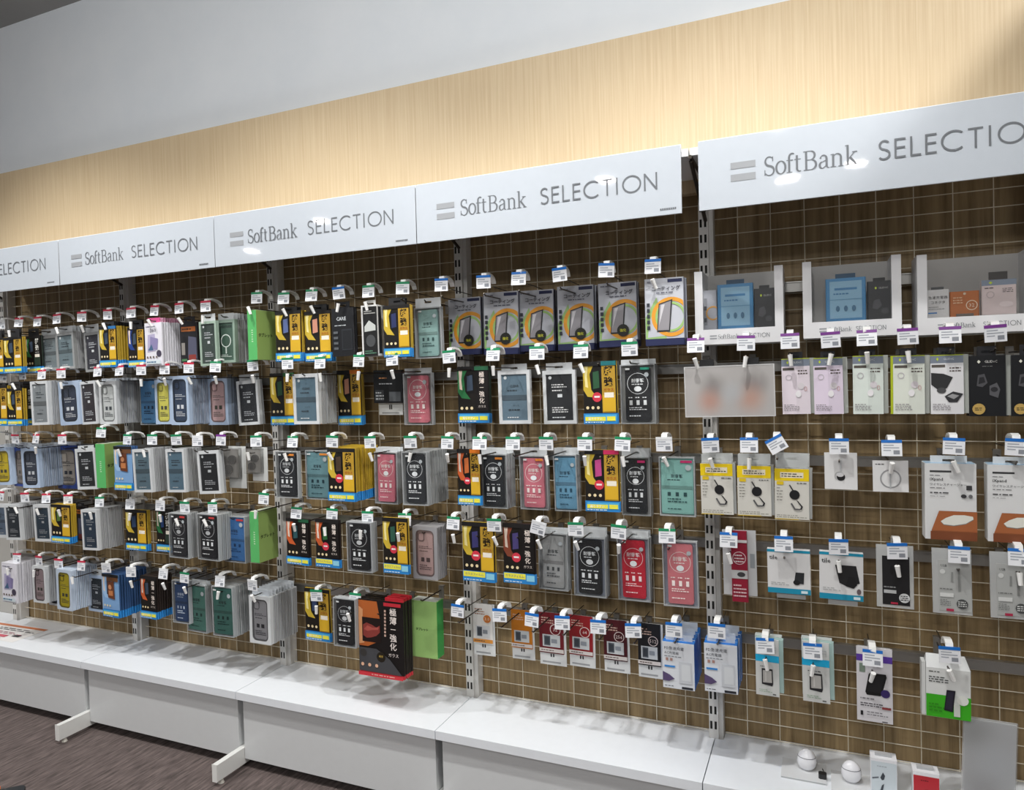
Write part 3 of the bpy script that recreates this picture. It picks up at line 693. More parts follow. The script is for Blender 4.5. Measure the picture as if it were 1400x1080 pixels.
        if not blk:
            P.r(0, .86, 1, 1, '7d8796').r(0, .985, 1, 1, 'b8c832').p([(.18, .93), (.22, .96), (.26, .93), (.22, .90)], 'c8dc3a').t('GLIDiC', .56, .93, .035, 'e6ecf0', wmax=.5)
            P.r(0, 0, 1, .86, o.get('in', 'e6e2e6')).r(.5, 0, 1, .86, '%02x%02x%02x' % tuple(int(int(o.get('in', 'e6e2e6')[i:i + 2], 16) * .96) for i in (0, 2, 4))).r(.04, .79, .45, .835, '5a544e').lines(.58, .92, .70, .80, 2, '5a504c', seed)
            if o.get('ear'): P.p([(.02, .5), (.02, .7), (.4, .68), (.68, .62), (.5, .44), (.3, .38)], '2a2a2c').e(.33, .40, .14, .05, '4a4a4c').p([(.42, .3), (.68, .38), (.98, .34), (.8, .2), (.55, .2)], '2c2c30').p([(.5, .3), (.66, .34), (.86, .31), (.7, .25)], '9a9a9c')
            else: P.o(.25, .66, .11, .025, 'c4bec4').e(.68, .5, .12, .06, 'd8d2d6').o(.84, .45, .05, .02, 'c8a0a0', 1.8).e(.58, .36, .1, .06, 'f0eef0')
            P.lines(.06, .6, .06, .18, 4, '8a8488', seed)
        else:
            P.p([(.22, .9), (.27, .93), (.32, .9), (.27, .87)], 'e6e6d8').t('GLIDiC', .6, .9, .04, 'd8d8d4', wmax=.45).lines(.36, .64, .815, .83, 1, '8a8a88', seed)
            P.p([(.2, .5), (.24, .68), (.42, .7), (.5, .55), (.36, .48)], '4c4c50').p([(.25, .53), (.28, .64), (.4, .65), (.44, .56)], '1e1e22').p([(.55, .35), (.55, .5), (.75, .55), (.84, .44), (.78, .3)], '56565a').e(.68, .44, .1, .04, '222226')
            P.c(.25, .12, .18, 'c0a058').lines(.14, .36, .09, .15, 2, '3a3018', seed)
        P.done('printed_front', root); hang_tab(root, w, h, .008, z1, M('1c1c20'), .5)
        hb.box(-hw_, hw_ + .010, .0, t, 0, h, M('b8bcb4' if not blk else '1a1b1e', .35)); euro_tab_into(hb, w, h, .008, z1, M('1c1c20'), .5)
    elif ty == 'YC':
        MB().box(-hw_ + .004, hw_ + .008, .004, t, .003, h * 1.02, clear('c4c6c4', .35)).build('clear_blister', root)
        MB().box(-hw_, hw_, 0, .004, 0, h, M('d6d4cc', .4)).build('card', root)
        P = Print(w, h, -.0002)
        P.r(0, .76, 1, 1, 'f0d010').r(.16, .82, .84, .93, 'f4ead0').lines(.2, .8, .83, .92, 2, '4a4434', seed).r(.06, .68, .26, .75, 'e0c020').lines(.65, .95, .70, .74, 1, '4a4a48', seed)
        P.c(.58, .49, .15, '17171a', 18).p([(.42, .68), (.45, .69), (.55, .58), (.52, .57)], '26262a').p([(.64, .38), (.69, .36), (.8, .25), (.75, .24)], '26262a').o(.66, .25, .13, .03, '5a5a5c', .9).p([(.44, .26), (.48, .22), (.53, .3), (.49, .33)], '3a3a3c').r(.5, .26, .85, .34, 'd6d4cc') if False else P.c(.58, .49, .15, '17171a', 18).p([(.42, .68), (.45, .69), (.55, .58), (.52, .57)], '26262a').p([(.62, .39), (.68, .37), (.82, .26), (.78, .2), (.73, .2), (.77, .26)], '26262a').p([(.46, .31), (.5, .33), (.6, .22), (.74, .22), (.74, .19), (.58, .19)], '5a5a5c')
        for i in range(5): P.lines(.06, .24, .36 + i * .06, .40 + i * .06, 1, '8a8880', seed + i)
        P.lines(.06, .94, .03, .1, 2, '9a988e', seed + 9).r(0, 0, .7, .012, 'e0c020')
        P.done('printed_front', root); hang_tab(root, w, h, t, z1, clear('d8dcdc', .35), .95)
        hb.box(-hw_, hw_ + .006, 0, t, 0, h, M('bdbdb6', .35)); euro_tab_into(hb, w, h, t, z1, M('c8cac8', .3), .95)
    elif ty in ('AT', 'MS'):
        MB().cbox(-hw_, hw_, 0, t, 0, h, .001, M('e4e4e4', .4)).build('card', root)
        P = Print(w, h, -.0002)
        if ty == 'AT': P.o(.46, .36, .15, .02, 'b8b8ba').c(.5, .34, .13, '1c1c1e').e(.48, .40, .11, .06, 'e8e8ea').r(.47, .5, .53, .8, 'c8cacc')
        else: P.o(.5, .42, .30, .045, '9c9c9e', n=28).lines(.08, .4, .86, .92, 1, '4a4a4c', seed).r(.47, .1, .51, .9, 'b8babc')
        P.done('printed_front', root); hang_tab(root, w, h, t, z1, clear('e4e6e8', .4), .45)
    elif ty == 'IX':
        MB().cbox(-hw_, hw_, 0, t, 0, h, .0008, M('dfe0e0', .38)).build('box_body', root)
        MB().box(-hw_ + .002, hw_ - .002, .002, t - .002, h, h + .0008, M('a8c4dc', .4)).build('top_flap', root)
        P = Print(w, h, -.0002)
        P.r(.1, .885, .52, .91, '3a3a3c').lines(.1, .3, .835, .855, 1, '7a7a7c', seed).t('iXpand', .10, .79, .05, '2c2c2e', al='l', bold=.01, wmax=.4).t('ワイヤレスチャージャー', .10, .725, .034, '2c2c2e', al='l', wmax=.72).lines(.1, .55, .67, .69, 1, '5a5a5c', seed + 1).lines(.1, .65, .60, .635, 1, '4a4a4c', seed + 2).lines(.1, .5, .565, .58, 1, '8a8a8c', seed + 3)
        P.r(.80, .66, .91, .72, '3a3a3c').e(.75, .58, .055, .025, '3a3a3c').e(.88, .58, .04, .025, '6a6a6c')
        P.p([(.1, .02), (.12, .12), (.27, .38), (1, .38), (1, .02)], '9a5a34').p([(.1, 0), (.1, .11), (1, .11), (1, 0)], '7c4426').p([(.12, .12), (.27, .375), (1, .375), (1, .12)], 'a86238')
        P.p([(.30, .235), (.36, .195), (.55, .185), (.78, .215), (.93, .275), (.92, .31), (.75, .33), (.55, .32), (.40, .28)], '8a8a84').p([(.30, .245), (.36, .205), (.55, .195), (.78, .225), (.93, .285), (.92, .32), (.75, .335), (.55, .33), (.40, .29)], 'e6e6dc')
        P.done('printed_front', root); hang_tab(root, w, h, t, z1, M('d4d8da'), .72)
    elif ty == 'RN':
        MB().box(-hw_, hw_, t * .6, t * .6 + .0015, 0, h * 1.16, clear('d4d6d8', .3)).build('clear_card', root)
        q = w * .24
        MB().cbox(-q, q, 0, t * .6, -h * .10, h * 1.15, .002, M('8c1830', .4)).build('box_body', root)
        P = Print(2 * q, h * 1.25, -.0002); P.o(.5, .62, .42, .04, 'e0c8cc').lines(.2, .8, .55, .68, 3, 'e8d8da', seed).r(0, .33, 1, .45, 'b8b8b8').e(.6, .39, .25, .035, '3a3a3c').lines(.1, .9, .06, .26, 4, 'd8b8bc', seed + 1).r(0, .84, 1, .88, 'c8c4c4')
        po = P.done('printed_front', root); po.location.z = -h * .10
        MB().box(q * 1.3, hw_ * .9, t * .6 - .001, t * .6, h * .5, h * .75, M('8a9094')).build('card_label', root)
    elif ty == 'TL':
        teal = '1a8fb0'
        MB().cbox(-hw_, hw_, 0, t, 0, h, .0008, M('dedede', .4)).build('box_body', root)
        P = Print(w, h, -.0002)
        P.r(0, .94, 1, 1, teal).r(0, 0, 1, .12, teal).t('tile', .05, .82, .10, '26282a', al='l', bold=.01, wmax=.24)
        if o.get('two'): P.p([(.36, .74), (.46, .36), (.62, .30), (.78, .26), (.86, .36), (.92, .38), (.84, .74)], '202022').p([(.6, .3), (.66, .5), (.8, .5), (.86, .34), (.78, .26)], '151517').e(.9, .2, .05, .06, '6a5c60')
        else: P.p([(.62, .26), (.66, .50), (.86, .50), (.84, .24)], '2a2d30').e(.68, .27, .08, .06, '17181a')
        P.lines(.08, .5, .18, .26, 2, 'a8aaaa', seed).r(.78, .03, .93, .09, 'd8e8ec')
        P.done('printed_front', root)
        MB().box(-hw_ * .6, hw_ * .75, t * .4, t * .4 + .001, -h * .13, .0, clear('c8caca', .3)).build('clear_flap', root)
        hang_tab(root, w, h, t, z1, clear('dce4e8', .3), .75)
        MB().box(.006, .016, t * .4 - .001, t * .4, h, min(z1, h + .03), M(teal)).build('tab_clip', root)
    elif ty in ('BC', 'GC'):
        MB().cbox(-hw_, hw_, 0, t, 0, h * 1.04, .001, clear('dfe2e2', .45, .05, .25)).build('clear_bag', root)
        blk = ty == 'BC'; c0 = '1d1d1f' if blk else 'b0b2b0'
        MB().box(-hw_ * .68, hw_ * (.78 if blk else .96), -.0012, -.0002, h * .05, h * .86, M(c0, .4)).build('card', root)
        P = Print(w * .76, h * .8, -.0014)
        if blk: P.e(.35, .72, .06, .10, '0c0c0d').e(.62, .66, .06, .10, '0c0c0d').lines(.06, .7, .34, .40, 1, '8a8c8c', seed).r(.06, .24, .5, .31, 'b8baba').r(.3, .02, .55, .06, 'b02a44')
        else: P.t('USB', .1, .90, .05, '4a4c4c', al='l', wmax=.2).e(.15, .78, .09, .05, 'd0d2d0').p([(.42, .58), (.44, .78), (.5, .78), (.5, .58)], '8c8e8c').p([(.66, .4), (.66, .86), (.72, .86), (.74, .4)], '8a8c8a').lines(.05, .7, .42, .46, 1, '6a6c6a', seed).r(.05, .28, .5, .36, 'd8dad8').lines(.05, .4, .1, .24, 4, '7a7c7a', seed).r(.25, .0, .5, .05, 'b02a4c')
        P.c(.78, .16, .19, 'd8dada' if blk else '4a4c4c').lines(.64, .92, .10, .22, 3, '2a2a2c' if blk else 'dcdedc', seed + 5)
        po = P.done('printed_front', root); po.location = (w * .03, 0, h * .05)
        hang_tab(root, w, h, t, z1, clear('dfe2e2', .5), 1.0)
    elif ty == 'SD':
        c0 = o['c']
        MB().box(-hw_, hw_ * 1.18, t, t + .0016, -h * .30, h * 1.0, clear('e2e4e4', .12)).build('backing_card', root)
        MB().cbox(-hw_, hw_, 0, t, 0, h, .0008, M(c0, .4)).build('card', root)
        P = Print(w, h, -.0002); lt = c0[0] == 'e'
        P.lines(.1, .6, .72, .9, 3, 'a8785c' if lt else 'd8b8a8', seed)
        P.r(.14, .16, .86, .46, 'c8ccce' if not lt else 'd8dadc').r(.2, .19, .46, .43, '5a6068').r(.24, .22, .42, .40, '3a4048').r(.5, .26, .74, .36, '8a9098')
        P.r(0, .03, 1, .12, 'd8d0cc' if not lt else 'd8903c').lines(.08, .92, .05, .1, 1, '5a4a44', seed + 1)
        num = o.get('num')
        if num:
            if lt: P.c(.74, .64, .19, 'c8742c').t(num, .74, .64, .08, 'f0dcc8', wmax=.26)
            else: P.o(.68, .60, .22, .03, 'e0d0cc').t(num, .68, .60, .08, 'ecdcd8', wmax=.34)
        P.done('printed_front', root)
        q = MB(); q.box(-.006, -.001, t - .0006, t, -h * .1, -h * .02, M('26262a')); q.box(.003, .008, t - .0006, t, -h * .1, -h * .02, M('26262a')); q.box(-hw_ * .8, hw_ * .7, t - .0006, t, -h * .25, -h * .21, M('9a9c9e')); q.build('card_print', root)
        hang_tab(root, w, h, t, z1, clear('e2e4e4', .3), 1.0)
    elif ty == 'AC':
        bl = '1f78d0'
        for b in (MB(), hb):
            b.box(-hw_, hw_, .001, t * .92, 0, h, M(bl, .4))
            if b is not hb: b.build('box_body', root)
            else: b.box(-hw_ + .001, hw_ - .001, .0, .001, 0, h, M('dfe3ea', .4))
        MB().box(-hw_, hw_, 0, .001, 0, h, M('e2e6ec', .4)).build('front_face', root)
        P = Print(w, h, -.0002)
        P.t('PD急速充電', .06, .87, .075, '3a3e48', al='l', wmax=.74).t('AC充電器', .06, .77, .065, '3a3e48', al='l', wmax=.6).lines(.06, .8, .68, .71, 1, '6a6e78', seed)
        for u in (.1, .24): P.r(u, .60, u + .08, .66, 'b08a80')
        P.r(.06, .46, .4, .50, '3a8ad4').r(.52, .14, .92, .60, 'ccd0d6').r(.6, .2, .88, .55, 'd8dce0').p([(0, .16), (0, .36), (.22, .30), (.38, .22), (.2, .16)], '5a4c72').r(.6, .02, .95, .07, '2a2c34').lines(.06, .5, .04, .08, 1, '5a5e68', seed + 1)
        P.done('printed_front', root); hang_tab(root, w, h, t * 1.2, z1, clear('e0e6ec', .25), .85)
        euro_tab_into(hb, w, h, t * 1.2, z1, M('d8dee4', .3), .85)
    elif ty == 'BT':
        MB().box(-hw_ + .003, hw_ + .012, .004, t, .012, h, clear('bfdcd8', .35)).build('clear_blister', root)
        MB().box(-hw_, hw_, 0, .004, 0, h, M('d2d4d2', .4)).build('card', root)
        P = Print(w, h, -.0002)
        P.r(0, .60, 1, .72, '1fb0e0').lines(.2, .75, .50, .53, 1, '3a3c3e', seed).p([(.26, .20), (.26, .48), (.72, .48), (.74, .22), (.7, .18)], '26262a').p([(.31, .23), (.31, .45), (.68, .45), (.69, .24)], 'bcbab6').r(.40, .26, .46, .42, 'd4d2ce').lines(.15, .7, .06, .12, 2, '9ab09a', seed + 1).r(.72, .03, .86, .05, '4a4c4c').lines(.1, .9, .8, .94, 3, 'b8bcc0', seed + 3)
        P.done('printed_front', root); hang_tab(root, w, h, t, z1, M('d2d4d2'), .9)
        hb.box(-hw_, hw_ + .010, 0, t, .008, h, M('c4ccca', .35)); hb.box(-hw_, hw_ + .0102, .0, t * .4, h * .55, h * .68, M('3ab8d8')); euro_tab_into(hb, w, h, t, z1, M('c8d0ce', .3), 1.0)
    elif ty == 'MB':
        MB().box(-hw_ + .004, hw_ - .004, .004, t, .01, h * .98, clear('c8cacc', .35)).build('clear_blister', root)
        MB().box(-hw_, hw_, 0, .004, 0, h, M('d8d6da', .4)).build('card', root)
        P = Print(w, h, -.0002)
        P.r(0, .81, 1, .90, '5a3a9c').r(.08, .66, .24, .78, '7a8a7c').p([(.24, .40), (.34, .64), (.38, .66), (.82, .66), (.84, .62), (.70, .38), (.66, .36), (.28, .36)], '141416').p([(.30, .41), (.38, .62), (.77, .62), (.66, .40)], '1f1f22').c(.80, .40, .13, '3c2c6c').lines(.1, .6, .29, .33, 1, '7a787c', seed).lines(.1, .95, .20, .26, 2, '3c3a40', seed + 1).r(.7, .19, .95, .22, '8a3a3c').lines(.28, .9, .08, .15, 2, '8a888c', seed + 2).r(.1, .08, .17, .14, '1c1c1e').r(.7, .015, .85, .03, '5a585c')
        P.done('printed_front', root); hang_tab(root, w, h, t, z1, M('d8d6da'), 1.0)
    elif ty == 'GB':
        gr = '3cae1e'
        MB().cbox(-hw_, hw_, 0, t, 0, h, .001, M('dfe1df', .4)).build('box_body', root)
        sl = MB(); sl.add([(-hw_, 0, h), (hw_, 0, h), (hw_ * .82, t * .55, h * 1.22), (-hw_ * .95, t * .55, h * 1.22), (-hw_, t, h), (hw_, t, h)], [(0, 1, 2, 3), (3, 2, 5, 4), (0, 3, 4), (1, 5, 2)], M('d4d6d6', .4)); sl.build('sloped_top', root)
        P = Print(w, h, -.0002)
        P.r(0, 0, 1, .46, gr).p([(.55, .46), (.7, .16), (.8, .46)], 'd8dcd8').lines(.06, .4, .90, .95, 1, '5a5c5a', seed).lines(.06, .5, .70, .84, 3, '3c3e3c', seed + 1).p([(.40, .16), (.46, .58), (.66, .58), (.60, .14)], '1c1a26').p([(.43, .2), (.48, .55), (.62, .55), (.57, .18)], '2a2838').c(.82, .40, .13, 'e4e6e0').r(.62, .06, .76, .3, 'cfd4cc').lines(.06, .4, .1, .3, 3, '2f8a18', seed + 2)
        P.done('printed_front', root)
        MB().box(hw_, hw_ + .0006, .001, t - .001, .001, h * .46, M(gr, .4)).build('side_panel', root)
        MB().box(-hw_ - .010, -hw_ - .001, .004, t * .8, 0, h * 1.08, M('d4d6d4', .4)).build('side_card', root)
        hang_tab(root, w * .9, h * 1.2, t, z1, M('d8dad8'), .9)
    elif ty == 'BIG':
        for b in (MB(), hb):
            b.cbox(-hw_, hw_, 0, t * .85, h * .05, h, .002, M('17110f', .4)); b.cbox(-hw_, hw_, 0, t * .85, 0, h * .05, .002, M('c8303a', .4)); b.box(hw_ * .2, hw_, t * .1, t * .7, h, h + .012, M('b82430', .4))
            if b is not hb: b.build('pouch', root)
        P = Print(w * .99, h, -.0003)
        P.r(0, .05, 1, 1, '141010').p([(0, .38), (0, .98), (.42, .98), (.5, .7), (.42, .45), (.2, .38)], 'b4602c').p([(0, .4), (0, .9), (.1, .86), (.08, .6), (.12, .42)], 'e0a070').r(.08, .44, .5, .76, '1c0e0c').p([(.1, .52), (.1, .66), (.18, .69), (.3, .67), (.4, .64), (.48, .67), (.48, .58), (.4, .53), (.28, .5), (.18, .49)], '8a3a34').p([(.12, .60), (.2, .655), (.32, .63), (.46, .645), (.44, .61), (.3, .6), (.2, .58)], 'b0564c')
        P.p([(0, .05), (0, .36), (.4, .36), (.7, .24), (.96, .05)], '47484c').c(.10, .29, .075, '3c3a38').c(.5, .26, .10, '221c12').t('硬度', .5, .27, .03, 'c8a850')
        for i, u in enumerate((.08, .24, .40)): P.c(u, .14, .035, 'e8b898')
        ink = 'f2e8e2'
        for i, ch in enumerate('極薄一強化'): P.t(ch, .79, .87 - i * .112, .10 if ch != '一' else .016, ink, bold=.012, wmax=.24)
        P.t('ガラス', .79, .31, .045, ink, wmax=.26)
        for i in range(8): P.r(.60, .86 - i * .045, .64, .89 - i * .045, 'c8a898')
        P.r(0, 0, 1, .05, 'd43a44').lines(.3, .95, .015, .04, 1, 'f0c0b8', seed).r(.6, .945, .98, .99, 'c02c38')
        P.done('printed_front', root); hang_tab(root, w, h, t, z1, M('151212'), .8)
    elif ty == 'EP':
        MB().box(-hw_ * .55, hw_ * 1.5, t, t + .0016, -h * .32, h * 1.05, M('d6d8d6', .45)).build('backing_card', root)
        MB().box(-hw_, hw_ * 1.0, 0, t, 0, h, clear('b4b2ae', .86, .05, .15)).build('clear_box', root)
        q = MB(); q.box(-hw_ * .9, hw_ * .9, t * .55, t * .6, h * .04, h * .96, M('8a8884', .5)); q.build('tray', root)
        for ii, (u, v) in enumerate(((.12, .62), (-.1, .3))):
            b = MB(); n = 8
            for j in range(4):
                pass
            b.slab(disc(u * w, v * h, w * .22, 12, h * .15), t * .25, t * .54, M(o['in'], .35)); b.slab(disc(u * w - w * .12, v * h - h * .06, w * .10, 8, h * .08), t * .2, t * .5, M(o['in'], .35)); b.build('earbud', root)
        hang_tab(root, w, h, t, z1, clear('e0e2e2', .3), .8)
    return hb

ITEMS = [
    (1, 'Y', {'acc': 'y'}, 1, 0.3394, -0.26, 1.6111, 0.1211, 0.1701, 0.0, [0.3466, 1.8451, 'w'], 'leftmost yellow-black glass card'),
    (1, 'Y', {'acc': 'y'}, 1, 0.467, -0.26, 1.611, 0.1335, 0.1676, 0.0, [0.4746, 1.8484, 'r'], 'yellow-black glass card'),
    (1, 'Y', {'acc': 'g'}, 0, 0.5188, -0.2, 1.6093, 0.1273, 0.1763, 0.0, None, 'dark green glass card'),
    (1, 'F', {'fr': 'a', 'in': '6f7a7e'}, 0, 0.6116, -0.19, 1.6169, 0.1298, 0.168, 3.0, [0.6086, 1.8409, 'r'], 'grey-framed slate case box'),
    (1, 'F', {'fr': 'a', 'in': '6c7d83'}, 6, 0.7419, -0.2, 1.6198, 0.1207, 0.1716, 3.0, [0.7444, 1.8499, 'r'], 'grey-framed slate case box'),
    (1, 'F', {'fr': 'a', 'in': '2b2a33'}, 0, 0.91, -0.19, 1.6048, 0.1063, 0.1786, 5.0, [0.9126, 1.8499, 'r'], 'grey-framed dark case box'),
    (1, 'Y', {'acc': 'y', 'top': '2b6ea8'}, 6, 1.0778, -0.235, 1.6192, 0.106, 0.179, 0.0, [1.0791, 1.8496, 'r'], 'yellow-black glass card with blue top'),
    (1, 'Y', {'acc': 'n'}, 1, 1.2266, -0.215, 1.6146, 0.0979, 0.1735, 0.0, [1.2241, 1.847, 'r'], 'navy blue glass card'),
    (1, 'W', {}, 9, 1.364, -0.245, 1.6163, 0.1026, 0.1811, 0.0, [1.364, 1.8476, 'r'], 'white card printed with a purple phone'),
    (1, 'DB', {}, 1, 1.5038, -0.19, 1.6244, 0.0997, 0.1686, 0.0, [1.506, 1.8493, 'r'], 'black box with orange heading'),
    (1, 'F', {'fr': 'g', 'in': '35423c'}, 0, 1.6541, -0.23, 1.607, 0.0912, 0.181, 2.0, [1.6529, 1.8473, 'r'], 'pale green framed dark case box'),
    (1, 'GR', {}, 5, 1.7164, -0.2, 1.6171, 0.1019, 0.1752, 0.0, None, 'green card with a white ring drawing'),
    (1, 'G', {'rot': '1'}, 0, 1.9161, -0.26, 1.6211, 0.044, 0.1925, 0.0, [1.9213, 1.8597, 'g'], 'green tablet cover box'),
    (1, 'Y', {'acc': 'y', 'ph': '5a6a9a'}, 2, 2.0516, -0.21, 1.6112, 0.1282, 0.1949, 0.0, [2.053, 1.8548, 'g'], 'yellow-black glass card'),
    (1, 'Y', {'acc': 'y', 'ph': 'd0907a'}, 1, 2.185, -0.2, 1.6067, 0.1271, 0.1918, 0.0, [2.1858, 1.8592, 'g'], 'yellow-black glass card'),
    (1, 'CARE', {}, 1, 2.3119, -0.22, 1.6211, 0.1021, 0.1788, 0.0, [2.311, 1.8583, 'b'], 'black pack lettered CARE'),
    (1, 'NB', {}, 1, 2.4405, -0.235, 1.6159, 0.0694, 0.185, 0.0, [2.4415, 1.8513, 'g'], 'narrow black and white pack'),
    (1, 'Y', {'acc': 'y', 'ph': '2c3560'}, 1, 2.555, -0.23, 1.6091, 0.1098, 0.1847, 0.0, [2.5865, 1.8536, 'g'], 'yellow-black glass card'),
    (1, 'K', {'in': '7fa09c', 'tx': '2e4a4a'}, 0, 2.6459, -0.17, 1.6015, 0.1085, 0.1836, 0.0, None, 'clear box with teal shockproof case'),
    (1, 'C', {'badge': '1'}, 3, 2.7437, -0.07, 1.6129, 0.1367, 0.2087, 0.0, [2.742, 1.8519, 'b'], 'grey coating kit pack with orange ring'),
    (1, 'C', {'badge': '1'}, 3, 2.9036, -0.1, 1.6074, 0.1361, 0.2208, 0.0, [2.9034, 1.8468, 'b'], 'grey coating kit pack with orange ring'),
    (1, 'C', {'badge': '1'}, 4, 3.0313, -0.085, 1.6143, 0.1313, 0.2122, 0.0, [3.0316, 1.8487, 'b'], 'grey coating kit pack with orange ring'),
    (1, 'C', {'badge': '1'}, 4, 3.1743, -0.08, 1.6123, 0.1309, 0.2192, 0.0, [3.1744, 1.8512, 'b'], 'grey coating kit pack with orange ring'),
    (1, 'C', {'badge': '1'}, 3, 3.3294, -0.11, 1.616, 0.1305, 0.2112, 0.0, [3.3294, 1.8521, 'b'], 'grey coating kit pack with orange ring'),
    (1, 'C', {'badge': '0'}, 3, 3.5011, -0.205, 1.6102, 0.1198, 0.2062, 0.0, [3.4751, 1.8507, 'b'], 'grey coating kit pack with orange ring'),
    (2, 'Y', {'acc': 'y'}, 1, 0.3365, -0.25, 1.3623, 0.1159, 0.1925, 0.0, [0.3404, 1.595, 'r'], 'leftmost yellow-black glass card'),
    (2, 'Y', {'acc': 'y'}, 1, 0.4652, -0.26, 1.3632, 0.1097, 0.1754, 0.0, [0.4847, 1.5999, 'r'], 'yellow-black glass card'),
    (2, 'Y', {'acc': 'g'}, 1, 0.4415, -0.19, 1.3616, 0.1028, 0.1863, 0.0, None, 'dark green glass card'),
    (2, 'F', {'fr': 'w', 'in': '8b9194', 'tab': 'd0507a'}, 5, 0.6228, -0.25, 1.366, 0.1135, 0.203, 3.0, [0.6237, 1.5961, 'r'], 'white-framed grey case box with pink tab'),
    (2, 'P', {'fr': 'lb', 'in': '2a3346'}, 0, 0.7618, -0.205, 1.3629, 0.1453, 0.2022, 4.0, [0.7586, 1.5991, 'r'], 'blue-framed box with dark navy phone case'),
    (2, 'F', {'fr': 'w', 'in': '2c2528'}, 1, 0.8832, -0.2, 1.3659, 0.112, 0.1962, 5.0, None, 'white-framed black case box'),
    (2, 'P', {'fr': 'w', 'in': 'c9cdcc', 'tx': '3a3f46'}, 8, 1.0114, -0.2, 1.3659, 0.1108, 0.1931, 2.0, [1.0015, 1.602, 'r'], 'white-framed box with clear phone case'),
    (2, 'K', {'in': '4f88b8', 'tx': '1c3350', 'rim': '6ea2c8'}, 0, 1.1371, -0.095, 1.3553, 0.1066, 0.2125, 0.0, [1.1381, 1.6012, 'r'], 'blue clear box with shockproof case'),
    (2, 'P', {'fr': 'lb', 'in': 'd2cc5a'}, 0, 1.3419, -0.19, 1.3653, 0.0956, 0.192, 0.0, [1.2722, 1.6004, 'r'], 'blue-framed box with pale yellow phone case'),
    (2, 'P', {'fr': 'lb', 'in': '2f3f58'}, 7, 1.45, -0.2, 1.3629, 0.1054, 0.2073, 0.0, [1.4103, 1.5993, 'r'], 'blue-framed box with navy phone case'),
    (2, 'P', {'fr': 'lb', 'in': 'c9a7a6'}, 4, 1.5499, -0.09, 1.3552, 0.1129, 0.2053, 0.0, [1.5478, 1.6012, 'r'], 'blue-framed box with pink phone case'),
    (2, 'F', {'fr': 'w', 'in': '25262a'}, 1, 1.7002, -0.07, 1.3538, 0.1211, 0.1901, 5.0, [1.694, 1.5996, 'g'], 'white-framed black case box'),
    (2, 'Y', {'acc': 'y', 'top': '2e6a3a', 'ph': '2f5a3c'}, 1, 1.8899, -0.07, 1.3539, 0.1305, 0.2157, 0.0, [1.8889, 1.5992, 'g'], 'yellow-black glass card with green top'),
    (2, 'F', {'fr': 'w', 'in': '56707f', 'ti': 'CLEAR'}, 6, 2.1141, -0.2, 1.3661, 0.1194, 0.1949, 0.0, [2.0614, 1.602, 'g'], 'blue-grey case box lettered CLEAR'),
    (2, 'Y', {'acc': 'y', 'top': 'e07a22', 'ph': 'c08a72'}, 1, 2.2256, -0.07, 1.3541, 0.1156, 0.2176, 0.0, [2.2152, 1.5969, 'g'], 'yellow-black glass card with orange top'),
    (2, 'BX', {}, 0, 2.403, -0.07, 1.4393, 0.1265, 0.1272, 0.0, [2.3898, 1.599, 'g'], 'small black pack on a white card'),
    (2, 'K', {'in': 'c9707c', 'tx': 'f3e6e2', 'rim': '8a8682'}, 0, 2.5352, -0.07, 1.3543, 0.1282, 0.1971, 0.0, [2.533, 1.5993, 'g'], 'clear box with pink shockproof case'),
    (2, 'Y', {'acc': 'g', 'col': 'w', 'top': '2e6a4a'}, 1, 2.7723, -0.07, 1.3625, 0.1284, 0.2063, 0.0, [2.7642, 1.6011, 'g'], 'dark green glass card with white lettering'),
    (2, 'F', {'fr': 'w', 'in': '5f7685', 'ti': 'CLEAR'}, 0, 2.9337, -0.07, 1.3584, 0.125, 0.1921, 2.0, [2.9311, 1.6035, 'g'], 'blue-grey case box lettered CLEAR'),
    (2, 'F', {'fr': 'w', 'in': '1e1f22', 'tx': 'e8e8e8'}, 0, 3.1045, -0.07, 1.3584, 0.1198, 0.187, 1.0, [3.0891, 1.6009, 'g'], 'white-framed black case box'),
    (2, 'Y', {'acc': 'y', 'top': '1f6f74', 'badge': '1', 'ph': '2f5a3c'}, 0, 3.2952, -0.22, 1.3688, 0.1129, 0.1988, 0.0, [3.239, 1.5997, 'g'], 'yellow-black glass card with teal top'),
    (2, 'K', {'in': '1c1d20', 'tx': 'e8ecee', 'rim': '8f908e', 'tabc': '2f9a80'}, 2, 3.3973, -0.14, 1.3632, 0.1145, 0.1923, 0.0, [3.3969, 1.6024, 'g'], 'clear box with black shockproof case'),
    (2, 'GL', {'in': 'eadfe8'}, 1, 3.8732, -0.205, 1.3962, 0.0752, 0.1598, 0.0, [3.8604, 1.608, 'p'], 'pale pink earphone card with grey header'),
    (2, 'GL', {'in': 'e6d9ea'}, 1, 3.9583, -0.205, 1.3957, 0.0756, 0.1593, 0.0, [3.9656, 1.6051, 'p'], 'lilac earphone card with grey header'),
    (2, 'GL', {'in': 'e2ebe4'}, 1, 4.0588, -0.205, 1.3951, 0.0754, 0.1622, 0.0, [4.0559, 1.6069, 'p'], 'pale mint earphone card with grey header'),
    (2, 'GL', {'in': 'e3e8dd', 'edge': 'b4c21e'}, 1, 4.1581, -0.205, 1.3946, 0.075, 0.159, 0.0, [4.1541, 1.606, 'p'], 'pale mint earphone card with lime green edge'),
    (2, 'GL', {'in': 'e6e6e8', 'ear': '1'}, 1, 4.2472, -0.205, 1.3941, 0.0757, 0.1581, 0.0, [4.2518, 1.6041, 'p'], 'white card printed with black earphones'),
    (2, 'GLB', {}, 1, 4.3387, -0.205, 1.3878, 0.0809, 0.1589, 0.0, [4.352, 1.602, 'p'], 'black earphone pack with gold badge'),
    (2, 'GLB', {}, 0, 4.4269, -0.215, 1.388, 0.0775, 0.157, 0.0, None, 'black earphone pack at the right frame edge'),
